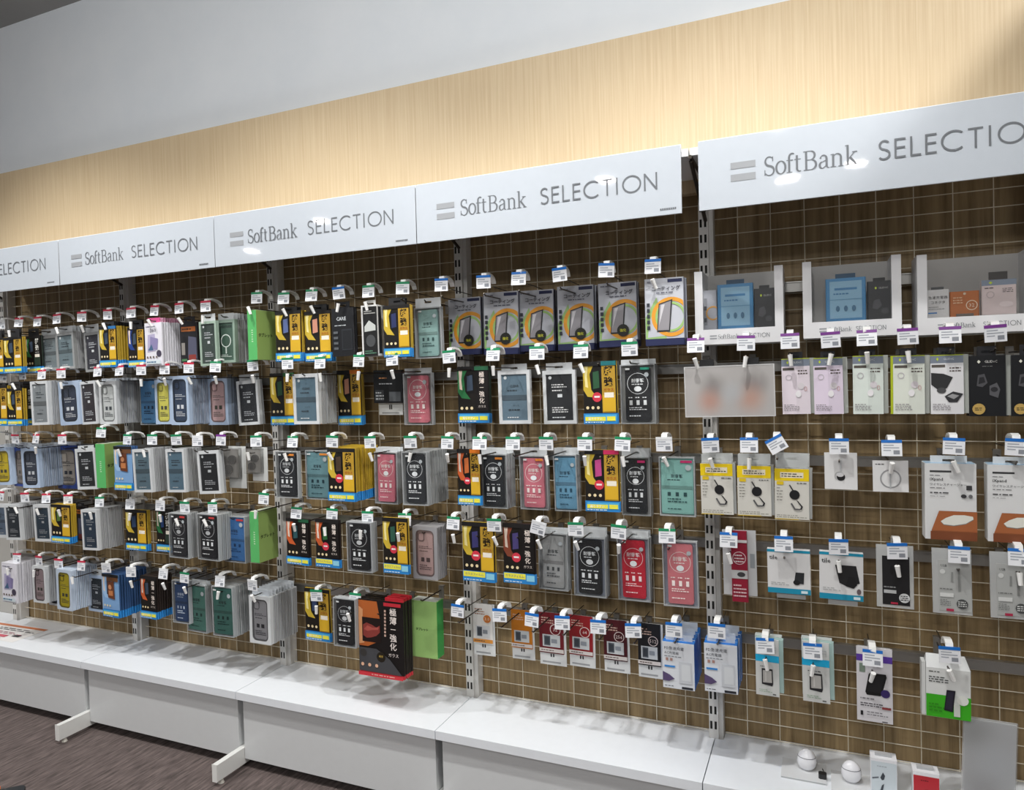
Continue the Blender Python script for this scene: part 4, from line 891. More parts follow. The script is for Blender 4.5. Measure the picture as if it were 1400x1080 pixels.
    (3, 'P', {'fr': 'lb', 'in': 'd8c022'}, 4, 0.2495, -0.2, 1.067, 0.1303, 0.1839, 5.0, [0.2522, 1.29, 'r'], 'blue-framed box with yellow phone case'),
    (3, 'P', {'fr': 'nb', 'in': '8c8078'}, 1, 0.3537, -0.18, 1.0604, 0.1108, 0.1899, 0.0, None, 'navy framed box with taupe phone case'),
    (3, 'P', {'fr': 'lb', 'in': '39404e'}, 7, 0.4591, -0.2, 1.0601, 0.1241, 0.1936, 4.0, [0.4127, 1.2915, 'r'], 'blue-framed box with charcoal phone case'),
    (3, 'P', {'fr': 'nb', 'in': 'a89f94', 'tx': '20242e'}, 1, 0.5635, -0.09, 1.0435, 0.1597, 0.2113, 2.0, [0.5625, 1.2963, 'r'], 'navy framed box with taupe phone case'),
    (3, 'F', {'fr': 'w', 'in': '191a1d'}, 0, 0.8503, -0.2, 1.0673, 0.1328, 0.1882, 5.0, [0.747, 1.2945, 'r'], 'white-framed black case box'),
    (3, 'G', {'rot': '1'}, 0, 1.0103, -0.245, 1.0866, 0.0588, 0.1951, 0.0, [1.0072, 1.3001, 'g'], 'green tablet cover box'),
    (3, 'Y', {'acc': 'b', 'col': 'n'}, 2, 1.1732, -0.26, 1.0852, 0.108, 0.1902, 0.0, [1.1708, 1.3, 'g'], 'pale blue and brown glass card'),
    (3, 'F', {'fr': 'w', 'in': '5f7885'}, 6, 1.2858, -0.26, 1.08, 0.1093, 0.1844, 4.0, [1.3213, 1.3013, 'g'], 'white-framed blue-grey case box'),
    (3, 'F', {'fr': 'w', 'in': '5c7a8c'}, 5, 1.4625, -0.245, 1.0844, 0.1004, 0.1809, 2.0, [1.462, 1.3025, 'g'], 'white-framed blue-grey case box'),
    (3, 'F', {'fr': 'w', 'in': '17181b'}, 1, 1.6372, -0.235, 1.0834, 0.1159, 0.1773, 6.0, [1.5811, 1.2961, 'w'], 'white-framed black case box'),
    (3, 'EP', {'in': '3c3a3a'}, 0, 1.711, -0.205, 1.1416, 0.0905, 0.126, 0.0, [1.7089, 1.3047, 'p'], 'clear box with black earphones'),
    (3, 'EP', {'in': '2d2d2e'}, 0, 1.8858, -0.26, 1.1749, 0.0742, 0.0978, 0.0, [1.8918, 1.2991, 'g'], 'clear box with two dark earbuds'),
    (3, 'K', {'in': '23262a', 'tx': 'e4e8ea', 'rim': '7b7d7e', 'tabc': 'e08a3a'}, 0, 2.0609, -0.26, 1.0871, 0.1059, 0.1797, 0.0, [2.0729, 1.2981, 'g'], 'clear box with black shockproof case'),
    (3, 'K', {'in': '6f9aa2', 'tx': '26414a', 'rim': '8fb4b8', 'tabc': 'e08a3a'}, 0, 2.1577, -0.2, 1.0755, 0.1113, 0.1893, 0.0, None, 'clear box with teal shockproof case'),
    (3, 'Y', {'acc': 'y', 'badge': '1', 'ph': '4a3a2c'}, 11, 2.2986, -0.235, 1.0818, 0.1224, 0.1969, 0.0, [2.2587, 1.3028, 'g'], 'yellow-black glass card'),
    (3, 'K', {'in': 'cf7484', 'tx': 'f3e6e2', 'rim': '8c8a8c'}, 2, 2.4279, -0.14, 1.0602, 0.101, 0.1968, 0.0, [2.4281, 1.3018, 'g'], 'clear box with pink shockproof case'),
    (3, 'K', {'in': '25282c', 'tx': 'e4e8ea', 'rim': '8b8d8e'}, 7, 2.5997, -0.215, 1.0756, 0.1032, 0.192, 0.0, [2.5985, 1.3061, 'g'], 'clear box with black shockproof case'),
    (3, 'Y', {'acc': 'o', 'badge': '1', 'top': 'e07a22', 'ph': 'd0703a'}, 0, 2.8121, -0.2, 1.0852, 0.0912, 0.1944, 0.0, [2.7472, 1.3051, 'g'], 'orange-black glass card'),
    (3, 'K', {'in': '24272b', 'tx': 'e4e8ea', 'rim': '7f8182', 'tabc': 'e08a3a'}, 3, 2.8726, -0.135, 1.0636, 0.1054, 0.192, 0.0, [2.8714, 1.3039, 'g'], 'clear box with black shockproof case'),
    (3, 'K', {'in': 'd17684', 'tx': 'f3e6e2', 'rim': '8c8a8c', 'tabc': 'e08a3a'}, 0, 2.9994, -0.07, 1.0528, 0.1089, 0.1928, 0.0, [2.9944, 1.3052, 'g'], 'clear box with pink shockproof case'),
    (3, 'K', {'in': '6397b4', 'tx': '23485c', 'rim': '7fb0c8'}, 1, 3.1185, -0.07, 1.0534, 0.086, 0.1968, 3.0, [3.1129, 1.3065, 'g'], 'clear box with blue shockproof case'),
    (3, 'Y', {'acc': 'y', 'badge': '1', 'top': 'c22a58', 'ph': 'c24a8a'}, 0, 3.2953, -0.22, 1.0894, 0.1132, 0.1966, 0.0, [3.2448, 1.3079, 'g'], 'yellow-black glass card with magenta top'),
    (3, 'K', {'in': '1f2124', 'tx': 'e4e8ea', 'rim': '8b8b8a', 'tabc': 'c0306a'}, 1, 3.3672, -0.075, 1.0517, 0.099, 0.196, 0.0, [3.3675, 1.3092, 'g'], 'clear box with black shockproof case'),
    (3, 'K', {'in': '84b8b0', 'tx': '26484a', 'rim': '8fc0bc', 'tabc': 'c0306a'}, 0, 3.5277, -0.205, 1.0822, 0.1093, 0.1831, 0.0, [3.4974, 1.3106, 'w'], 'clear box with teal shockproof case'),
    (3, 'YC', {}, 1, 3.6465, -0.205, 1.095, 0.094, 0.1527, 0.0, [3.6341, 1.3077, 'b'], 'yellow-headed white cable card'),
    (3, 'YC', {}, 1, 3.7532, -0.205, 1.096, 0.0944, 0.1475, 0.0, [3.744, 1.3111, 'b'], 'yellow-headed white cable card'),
    (3, 'YC', {}, 1, 3.8566, -0.205, 1.0907, 0.0927, 0.1468, 0.0, [3.8193, 1.3172, 'B'], 'yellow-headed white cable card'),
    (3, 'AT', {}, 0, 3.9865, -0.205, 1.1826, 0.0843, 0.1035, 0.0, [3.9823, 1.3097, 'b'], 'white square card with a key fob picture'),
    (3, 'MS', {}, 0, 4.1107, -0.205, 1.1801, 0.0874, 0.0859, 0.0, [4.1119, 1.3033, 'b'], 'white square card with a charging ring picture'),
    (3, 'IX', {}, 0, 4.252, -0.205, 1.0566, 0.1196, 0.2044, 0.0, [4.2568, 1.3129, 'b'], 'white wireless charger box lettered iXpand'),
    (3, 'IX', {}, 0, 4.3933, -0.205, 1.0581, 0.1143, 0.2022, 0.0, [4.3946, 1.3071, 'b'], 'white wireless charger box lettered iXpand'),
    (4, 'F', {'fr': 'w', 'in': '6d7f95'}, 0, 0.2811, -0.245, 0.8187, 0.146, 0.1642, 4.0, [0.2837, 1.0167, 'r'], 'white-framed pale blue case box'),
    (4, 'F', {'fr': 'w', 'in': '2f3740'}, 7, 0.4079, -0.26, 0.8195, 0.1143, 0.1682, 5.0, [0.4645, 1.017, 'r'], 'white-framed charcoal case box'),
    (4, 'F', {'fr': 'w', 'in': '2f4354'}, 1, 0.62, -0.26, 0.8264, 0.1191, 0.1708, 4.0, [0.6174, 1.0199, 'r'], 'white-framed navy case box'),
    (4, 'Y', {'acc': 'y', 'ph': '5a7a3a'}, 2, 0.7547, -0.26, 0.8286, 0.1303, 0.1748, 0.0, [0.77, 1.023, 'r'], 'yellow-black glass card'),
    (4, 'DB', {}, 0, 0.7425, -0.17, 0.818, 0.1065, 0.1622, 0.0, None, 'black box with small print'),
    (4, 'F', {'fr': 'w', 'in': '2c4258'}, 7, 0.9415, -0.26, 0.8082, 0.1005, 0.1807, 3.0, [0.9788, 1.0187, 'g'], 'white-framed navy case box'),
    (4, 'Y', {'acc': 'y', 'ph': '2c4060'}, 1, 1.1696, -0.205, 0.8115, 0.1274, 0.1784, 0.0, [1.1727, 1.0144, 'w'], 'yellow-black glass card'),
    (4, 'Y', {'acc': 'g', 'ph': '2c4a80'}, 0, 1.321, -0.19, 0.8123, 0.0965, 0.1853, 0.0, [1.3537, 1.0195, 'w'], 'dark green glass card'),
    (4, 'K', {'in': '2a2a2e', 'tx': 'd4d8da', 'rim': '77777a', 'tabc': 'c23a3a'}, 2, 1.4821, -0.26, 0.8127, 0.1081, 0.1869, 0.0, [1.4956, 1.0199, 'g'], 'clear box with black shockproof case'),
    (4, 'K', {'in': '1d1e22', 'tx': 'e4e8ea', 'rim': '8a8b8c', 'tabc': 'c23a3a'}, 3, 1.6445, -0.26, 0.8159, 0.1194, 0.1888, 0.0, [1.6501, 1.0301, 'g'], 'clear box with black shockproof case'),
    (4, 'K', {'in': '3c78b8', 'tx': '1a3c66', 'rim': '4d8ac8', 'tabc': 'c23a3a'}, 2, 1.7265, -0.2, 0.7983, 0.1141, 0.1903, 0.0, None, 'clear box with bright blue case'),
    (4, 'G', {'rot': '1'}, 0, 1.8906, -0.26, 0.826, 0.0446, 0.1997, 0.0, [1.9205, 1.0368, 'g'], 'green tablet cover box'),
    (4, 'Y', {'acc': 'o', 'col': 'w', 'top': '1f5a3c', 'ph': '2f5a60'}, 0, 2.0799, -0.23, 0.8261, 0.1144, 0.1779, 0.0, [2.0789, 1.0287, 'g'], 'white-lettered orange-black glass card'),
    (4, 'Y', {'acc': 'o', 'col': 'w', 'badge': '1', 'ph': '2f6a3c', 'strip': 'y'}, 0, 2.2442, -0.26, 0.837, 0.1106, 0.1787, 0.0, [2.2471, 1.0337, 'g'], 'white-lettered orange-black glass card'),
    (4, 'K', {'in': '151619', 'tx': 'e4e8ea', 'rim': '8f9098'}, 1, 2.3831, -0.26, 0.8293, 0.1093, 0.1831, 0.0, [2.4062, 1.0287, 'g'], 'clear box with black shockproof case'),
    (4, 'Y', {'acc': 'y', 'badge': '1', 'ph': '2f5a4a', 'strip': 'y'}, 0, 2.5417, -0.26, 0.8384, 0.1071, 0.1983, 0.0, [2.5644, 1.0303, 'g'], 'yellow-black glass card'),
    (4, 'P', {'fr': 'gr', 'in': 'c2a29e', 'tx': '5a4644'}, 3, 2.6297, -0.21, 0.8102, 0.1026, 0.19, 0.0, None, 'grey-framed box with pink phone case'),
    (4, 'Y', {'acc': 'y', 'badge': '1', 'ph': '3c3a70', 'strip': 'y'}, 0, 2.8451, -0.21, 0.8228, 0.1251, 0.205, 0.0, [2.7608, 1.0254, 'g'], 'yellow-black glass card'),
    (4, 'Y', {'acc': 'r', 'col': 'w', 'badge': '1', 'ph': '4a4278', 'strip': 'y'}, 0, 2.9924, -0.2, 0.8266, 0.1185, 0.2024, 0.0, [2.9174, 1.0291, 'g'], 'brown-black glass card'),
    (4, 'K', {'in': 'a0a2a2', 'tx': '44484a', 'rim': 'a6a8a8'}, 1, 3.0777, -0.105, 0.7831, 0.108, 0.1986, 0.0, [3.0771, 1.0284, 't'], 'clear box with grey shockproof case'),
    (4, 'K', {'in': '141518', 'tx': 'e4e8ea', 'rim': '9096a4'}, 2, 3.2062, -0.095, 0.7689, 0.1143, 0.2036, 0.0, [3.2069, 1.0359, 'g'], 'clear box with black shockproof case'),
    (4, 'K', {'in': 'c0142e', 'tx': 'f0d8da', 'rim': '9096a4'}, 1, 3.3519, -0.07, 0.7617, 0.1099, 0.2145, 0.0, [3.3482, 1.0348, 'g'], 'clear box with red shockproof case'),
    (4, 'K', {'in': 'd47a82', 'tx': 'f3e6e2', 'rim': '9096a4'}, 0, 3.5318, -0.205, 0.801, 0.1072, 0.2047, 0.0, [3.5, 1.0281, 'g'], 'clear box with pink shockproof case'),
    (4, 'RN', {}, 0, 3.7073, -0.205, 0.8521, 0.0963, 0.1694, 0.0, [3.6809, 1.0272, 'b'], 'narrow dark red pack on a clear card'),
    (4, 'TL', {}, 0, 3.8444, -0.205, 0.8729, 0.1165, 0.1276, 0.0, [3.8334, 1.0235, 'b'], 'white and teal tracker box with square tag'),
    (4, 'TL', {'two': '1'}, 0, 3.9829, -0.205, 0.8683, 0.113, 0.1342, 0.0, [3.9768, 1.0259, 'b'], 'white and teal tracker box with black wallet'),
    (4, 'BC', {}, 0, 4.1176, -0.205, 0.8591, 0.091, 0.1666, 0.0, [4.1215, 1.0229, 'b'], 'black cable card in a clear bag'),
    (4, 'GC', {}, 0, 4.2528, -0.205, 0.8563, 0.0912, 0.169, 0.0, [4.2651, 1.0235, 'b'], 'grey cable card in a clear bag'),
    (4, 'GC', {}, 0, 4.3844, -0.205, 0.8578, 0.0904, 0.1673, 0.0, [4.3975, 1.0302, 'b'], 'grey cable card in a clear bag at right edge'),
    (5, 'W', {}, 8, 0.3622, -0.26, 0.5149, 0.1125, 0.19, 0.0, [0.3858, 0.7318, 'r'], 'white card printed with a purple phone'),
    (5, 'P', {'fr': 'w', 'in': 'b5a0a4'}, 3, 0.5492, -0.24, 0.5262, 0.0899, 0.1743, 0.0, [0.5465, 0.7298, 'r'], 'white-framed box with dusty pink phone case'),
    (5, 'P', {'fr': 'w', 'in': '1c3448'}, 0, 0.57, -0.18, 0.4961, 0.0952, 0.1839, 0.0, [0.6857, 0.7234, 'r'], 'white-framed box with navy phone case'),
    (5, 'P', {'fr': 'lw', 'in': 'd2c012'}, 6, 0.7531, -0.26, 0.519, 0.1055, 0.1861, 0.0, [0.8409, 0.7287, 'r'], 'white-framed box with bright yellow phone case'),
    (5, 'F', {'fr': 'lb', 'in': '1b2228'}, 0, 0.8405, -0.17, 0.4933, 0.1093, 0.1683, 0.0, None, 'pale blue framed black case box'),
    (5, 'Y', {'acc': 'b', 'col': 'n'}, 11, 1.0032, -0.215, 0.5012, 0.1139, 0.1928, 0.0, [1.0046, 0.7351, 'w'], 'pale blue and brown glass card'),
    (5, 'Y', {'acc': 'o', 'col': 'w'}, 6, 1.2238, -0.2, 0.5138, 0.099, 0.1851, 0.0, [1.1609, 0.725, 'w'], 'orange-black glass card'),
    (5, 'K', {'in': '2c4a78', 'tx': 'c4d2e4', 'rim': 'a8bcd4'}, 0, 1.4115, -0.2, 0.5122, 0.0943, 0.1838, 0.0, [1.356, 0.7411, 'w'], 'clear box with dark blue shockproof case'),
    (5, 'K', {'in': '4f8478', 'tx': '163430', 'rim': '8fb0aa'}, 1, 1.4792, -0.18, 0.4753, 0.1141, 0.2036, 0.0, [1.4782, 0.7295, 'g'], 'clear box with green shockproof case'),
    (5, 'K', {'in': '3f766c', 'tx': '12302c', 'rim': '8fb0aa'}, 5, 1.6732, -0.225, 0.4951, 0.1095, 0.2054, 0.0, [1.6752, 0.7331, 'w'], 'clear box with green shockproof case'),
    (5, 'P', {'fr': 'w', 'in': 'a3a3a8', 'tx': '26262e'}, 8, 1.8455, -0.2, 0.4772, 0.1084, 0.1945, 0.0, [1.8468, 0.7316, 'w'], 'white-framed box with clear grey phone case'),
    (5, 'Y', {'acc': 'y', 'ph': '3a4a70'}, 0, 2.145, -0.21, 0.5319, 0.1224, 0.1999, 0.0, [2.1616, 0.7092, 'g'], 'yellow-black glass card'),
    (5, 'K', {'in': '1a1b1f', 'tx': 'e4e8ea', 'rim': '7c7c7e'}, 1, 2.3063, -0.26, 0.5428, 0.0976, 0.1816, 0.0, [2.3398, 0.7166, 'g'], 'clear box with black shockproof case'),
    (5, 'BIG', {}, 4, 2.4485, -0.235, 0.4421, 0.1908, 0.2819, 0.0, None, 'large black and orange tablet glass pack'),
    (5, 'G', {}, 0, 2.5805, -0.15, 0.4982, 0.1073, 0.2106, 0.0, None, 'green tablet cover box'),
    (5, 'SD', {'c': 'e8e6e2', 'acc': 'd07a2a', 'num': '3.0'}, 0, 2.7828, -0.07, 0.5467, 0.0779, 0.1472, 0.0, [2.7679, 0.718, 'b'], 'white adapter card with orange disc'),
    (5, 'SD', {'c': 'c87a1c'}, 0, 2.9374, -0.07, 0.5498, 0.0801, 0.1384, 0.0, [2.9284, 0.7211, 'b'], 'orange memory card pack'),
    (5, 'SD', {'c': '6e1a24', 'num': '32'}, 0, 3.0508, -0.07, 0.5458, 0.0911, 0.1439, 0.0, [3.0455, 0.715, 'b'], 'dark red memory card pack'),
    (5, 'SD', {'c': '8e1c22', 'num': '64'}, 0, 3.1604, -0.07, 0.5522, 0.0853, 0.1388, 0.0, [3.1525, 0.7201, 'b'], 'red memory card pack numbered 64'),
    (5, 'SD', {'c': '4a141c', 'num': '256'}, 0, 3.2827, -0.07, 0.5505, 0.082, 0.1386, 0.0, [3.2737, 0.7204, 'b'], 'maroon memory card pack numbered 256'),
    (5, 'SD', {'c': '16181d', 'num': '512'}, 0, 3.3992, -0.07, 0.5487, 0.0764, 0.1409, 0.0, [3.3876, 0.7232, 'b'], 'black memory card pack numbered 512'),
    (5, 'AC', {}, 5, 3.5199, -0.205, 0.5437, 0.0968, 0.1446, 0.0, [3.5141, 0.7229, 'b'], 'white and blue charger box'),
    (5, 'AC', {}, 3, 3.6473, -0.205, 0.5515, 0.0967, 0.148, 0.0, [3.6415, 0.738, 'b'], 'white and blue charger box'),
    (5, 'BT', {}, 1, 3.7803, -0.205, 0.5628, 0.0654, 0.1684, 0.0, [3.7776, 0.724, 'b'], 'white battery card with cyan band'),
    (5, 'BT', {}, 1, 3.9126, -0.205, 0.5638, 0.0719, 0.1748, 0.0, [3.9052, 0.7241, 'b'], 'white battery card with cyan band'),
    (5, 'MB', {}, 0, 4.0629, -0.205, 0.5314, 0.0897, 0.2092, 0.0, [4.0577, 0.7251, 'b'], 'white card with purple header and black battery'),
    (5, 'GB', {}, 0, 4.2409, -0.205, 0.5714, 0.1039, 0.1338, 0.0, [4.2409, 0.7138, 'b'], 'white and green charger box'),
]

seen = {}
for it in ITEMS: seen[(it[0], it[11])] = seen.get((it[0], it[11]), 0) + 1
cnt = {}
WORDS = lambda s: len(s.split())
for idx, (row, ty, o, n, x, y, zb, w, h, roll, T, look) in enumerate(ITEMS):
    key = (row, look); cnt[key] = cnt.get(key, 0) + 1
    nm = look if seen[key] == 1 else '%s %s from left' % (ORD[cnt[key] - 1], look)
    label = '%s, %s' % (nm, ROWN[row])
    t = THK[ty]
    rn = random.Random(idx * 13 + 5)
    zt = T[1] if T else TAGZ[row]
    zt = .5 * zt + .5 * TAGZ[row]
    if t > .03: zt = max(zt, zb + h + .050)
    zp = zt - .045                                    # prong height
    z1 = (zp + .014) - zb                             # local top of the hang tab
    hx = T[0] if T else x
    own_hook = (T is None) or abs(hx - x) > .045
    # front pack (pivot at the bottom centre; small roll about the hang point)
    rl = math.radians(-(roll * .55) + rn.uniform(-.6, .6)); yw = math.radians(rn.uniform(-2.5, 2.5)) if not o.get('rot') else 0
    px = x - math.sin(rl) * h * .5
    root = empty(NAMN[ty], (px, y, zb), (0, rl, yw))
    tag(root, label, CATN[ty], '%s hanging in the %s' % (CATN[ty] + 's' if CATN[ty][-1] != 's' else CATN[ty], ROWN[row]))
    hb = make_pack(root, ty, o, w, h, t, z1, idx)
    # packs behind
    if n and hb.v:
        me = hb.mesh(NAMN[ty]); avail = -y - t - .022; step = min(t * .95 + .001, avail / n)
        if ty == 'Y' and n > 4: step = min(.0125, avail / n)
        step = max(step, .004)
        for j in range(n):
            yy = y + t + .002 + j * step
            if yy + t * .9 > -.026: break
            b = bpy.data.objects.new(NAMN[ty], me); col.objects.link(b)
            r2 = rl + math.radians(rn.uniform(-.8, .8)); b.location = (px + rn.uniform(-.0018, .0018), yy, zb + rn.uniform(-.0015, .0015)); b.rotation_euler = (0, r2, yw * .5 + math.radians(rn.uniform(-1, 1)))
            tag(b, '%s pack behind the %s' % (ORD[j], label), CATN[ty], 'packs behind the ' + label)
    tip = max(.235, -y + .018)
    stop = rn.random() < (.8 if ty not in ('C', 'SD', 'AC') else .2)
    if T:
        add_hook(hx, zt, T[2], tip, '%s hook of the %s' % (TAGN[T[2]], label), 'price tag hooks, ' + ROWN[row], stop, seed=idx)
    if own_hook:
        add_hook(x, zt - .002, None, max(.10, -y + .018), 'untagged hook of the %s' % label, 'plain hooks, ' + ROWN[row], False, seed=idx)

# ------------------------------------------------------------------ wide blurred card on two hooks, second row
cw, ch = .253, .148
bl = empty('picture_card', (3.690, -.225, 1.392)); bl.rotation_euler = (0, math.radians(-.6), 0)
tag(bl, 'wide grey card with a blurred picture, second row', 'card')
MB().box(-cw / 2, cw / 2, 0, .0025, 0, ch, softspots('blurred_print', 'b3b0ae', [(-.045, .085, .055, '8a8482'), (-.055, .045, .055, 'b98f80'), (.07, .09, .055, '8a8280'), (.06, .05, .06, 'ba9484'), (.01, .07, .05, 'b2b4b6')])).build('card', bl)
MB().ring(rect(-cw / 2 - .002, cw / 2 + .002, -.002, ch + .002), rect(-cw / 2 + .001, cw / 2 - .001, .001, ch - .001), -.0008, .003, clear('e6e6e6', .3)).build('clear_sleeve', bl)
for sx in (-.062, .066):
    MB().box(sx - .02, sx + .02, .003, .012, ch - .02, ch + .022, M('1c1c1e')).build('black_tab', bl)
for hx, nmn in ((3.598, 'left'), (3.741, 'right')):
    add_hook(hx, TAGZ[2] + .002, 'p', .25, 'hook with purple-topped price tag above the blurred card, %s one' % nmn, 'price tag hooks, second row', True, seed=int(hx * 100))

# ------------------------------------------------------------------ window display boxes, top row
def display_box(x0, x1, zb, zt, y0, d, label):
    r = empty('display_box', ((x0 + x1) / 2, y0, zb)); tag(r, label, 'display box', 'white window boxes in the top row'); W = x1 - x0; H = zt - zb; wm = M('e2e2e4', .4)
    MB().box(-W / 2, W / 2, d - .003, d, 0, H, M('b9b7b4', .45)).build('back_panel', r)
    MB().box(-W / 2, -W / 2 + .024, 0, d - .003, 0, H, wm).build('side_post', r); MB().box(W / 2 - .024, W / 2, 0, d - .003, 0, H, wm).build('side_post', r)
    MB().box(-W / 2 + .024, W / 2 - .024, 0, d - .003, 0, .046, wm).build('bottom_rail', r)
    lt = MB(); yy = -.0006
    lt.box(-W * .33, -W * .25, yy, yy + .0003, .024, .028, ink2); lt.box(-W * .33, -W * .25, yy, yy + .0003, .016, .020, ink2)
    serif_word(lt, -W * .235, .016, .0135, yy, inkM); sans_word(lt, .012, .016, .013, W * .30, yy, inkM); lt.build('rail_lettering', r)
    # wrinkled clear sheet on the front
    g = MB(); nn = 8; vs = []; rr = random.Random(int(x0 * 100))
    for i in range(nn + 1):
        for j in range(nn + 1):
            vs.append((-W / 2 + .024 + (W - .048) * i / nn, .003 + rr.uniform(-.0015, .0015) + .002 * math.sin(i * 1.1 + j), .046 + (H - .046) * j / nn - (.004 if j == nn and 0 < i < nn else 0)))
    g.add(vs, [(i * (nn + 1) + j, (i + 1) * (nn + 1) + j, (i + 1) * (nn + 1) + j + 1, i * (nn + 1) + j + 1) for i in range(nn) for j in range(nn)], clear('e8eaea', .97, .05, .16))
    g.build('clear_front', r, smooth=True)
    return r
def small_pack(name, x, y, z, w, h, t, label, cat, kind):
    r = empty(name, (x, y, z)); tag(r, label, cat, 'sample packs in the window boxes')
    if kind == 'blue':
        MB().cbox(-w / 2, w / 2, 0, t, 0, h, .002, M('3f86b8', .35)).build('box_body', r)
        P = Print(w * .8, h * .86, -.0002); P.r(0, 0, 1, 1, '8cb8d2').r(.15, .76, .85, .82, '3f7fb0').lines(.12, .88, .62, .70, 1, '3a78a8', 3).r(.0, .5, 1, .515, '5a94b8')
        for u in (.25, .5, .75): P.e(u, .26, .06, .08, '3f6f90')
        o = P.done('printed_front', r); o.location.z = h * .07
        MB().box(-w * .25, w * .25, t * .4, t * .4 + .002, h, h + .014, M('25506e')).build('hang_tab', r)
    if kind == 'black':
        MB().cbox(-w / 2, w / 2, 0, t, 0, h, .002, M('232427', .35)).build('box_body', r)
        P = Print(w, h, -.0002); P.p([(.3, .82), (.35, .86), (.4, .82), (.35, .78)], 'c8dc3a').t('GLIDiC', .66, .82, .05, 'b8b8b4', wmax=.4).p([(.2, .3), (.26, .5), (.5, .54), (.6, .36), (.4, .26)], '4a4a4e').e(.72, .22, .16, .08, '404044')
        P.done('printed_front', r); MB().box(-w * .25, w * .25, t * .4, t * .4 + .002, h, h + .01, M('151517')).build('hang_tab', r)
    if kind == 'coat':
        MB().cbox(-w / 2, w / 2, 0, t, 0, h, .002, M('b0b2ba', .35)).build('box_body', r)
        P = Print(w, h, -.0002); P.r(.0, .12, .35, .8, '8a8c92').o(.75, .42, .5, .1, 'e0a038').r(.05, .2, .3, .3, '3a3e46').r(.05, .5, .3, .6, '3a3e46'); P.done('printed_front', r)
    if kind == 'white':
        MB().cbox(-w / 2, w / 2, 0, t, 0, h, .002, M('d8d8d8', .4)).build('box_body', r)
        P = Print(w, h, -.0002); P.t('急速充電器', .5, .72, .11, '2c2c2e', wmax=.92).t('コネクタ', .5, .55, .10, '2c2c2e', wmax=.8).r(.06, .16, .45, .2, '3a80c8').lines(.08, .8, .28, .42, 2, '9a9a9c', 4); P.done('printed_front', r)
        MB().box(-w * .28, w * .28, t * .4, t * .4 + .002, h, h + .008, M('4a4c4e')).build('hang_tab', r)
    if kind == 'orange':
        MB().cbox(-w / 2, w / 2, 0, t, 0, h, .002, M('b8682c', .4)).build('box_body', r)
        P = Print(w, h, -.0002); P.c(.5, .9, .05, 'd8c8b0').o(.74, .44, .2, .03, 'f0dcc0').t('32', .74, .44, .14, 'f0dcc0', wmax=.26).lines(.1, .45, .5, .8, 3, 'e0b890', 6).r(.2, .0, .8, .12, '6a6058'); P.done('printed_front', r)
    if kind == 'pink':
        MB().cbox(-w / 2, w / 2, 0, t, 0, h, .002, M('d9d0ce', .4)).build('box_body', r)
        P = Print(w, h, -.0002); P.r(0, .84, 1, 1, '8794a6').p([(.2, .92), (.26, .96), (.32, .92), (.26, .88)], 'c8dc3a').r(.02, .02, .98, .84, 'dfcfce').lines(.6, .9, .62, .76, 3, '5a4c4c', 5).o(.25, .58, .12, .03, 'c4b4b4').e(.7, .3, .2, .08, 'ecdede').lines(.08, .4, .74, .8, 1, '5a4c4c', 2); P.done('printed_front', r)
        MB().box(-w * .27, w * .27, t * .4, t * .4 + .002, h, h + .022, M('3a3634')).build('hang_tab', r)
display_box(3.5848, 3.8410, 1.6082, 1.8342, -0.15, .124, 'window box with coating pack, blue case and black earphones')
display_box(3.8945, 4.1489, 1.6137, 1.8367, -0.15, .124, 'window box with only a blue case and black earphones')
display_box(4.1874, 4.4706, 1.6091, 1.8299, -0.15, .124, 'window box with orange memory card and pink earphone card')
small_pack('phone_case_pack', 3.7023, -0.125, 1.6547, 0.1053, 0.1371, .022, 'blue phone case pack in the left window box', 'phone case', 'blue')
small_pack('earphones_pack', 3.7862, -0.125, 1.6547, 0.0584, 0.1174, .022, 'black earphone pack in the left window box', 'earphones', 'black')
small_pack('coating_kit', 3.6252, -0.125, 1.6547, 0.0442, 0.1228, .022, 'grey coating pack in the left window box', 'coating kit', 'coat')
small_pack('phone_case_pack', 4.0090, -0.125, 1.6602, 0.1054, 0.1247, .022, 'blue phone case pack in the middle window box', 'phone case', 'blue')
small_pack('earphones_pack', 4.0960, -0.125, 1.6602, 0.0612, 0.1094, .022, 'black earphone pack in the middle window box', 'earphones', 'black')
small_pack('charger_pack', 4.2400, -0.125, 1.6556, 0.0543, 0.0784, .022, 'white quick charger card in the right window box', 'charger', 'white')
small_pack('memory_card_pack', 4.3030, -0.125, 1.6556, 0.0683, 0.0697, .022, 'orange memory card pack in the right window box', 'memory card', 'orange')
small_pack('earphones_pack', 4.3821, -0.125, 1.6556, 0.0793, 0.0952, .022, 'pink earphone card in the right window box', 'earphones', 'pink')


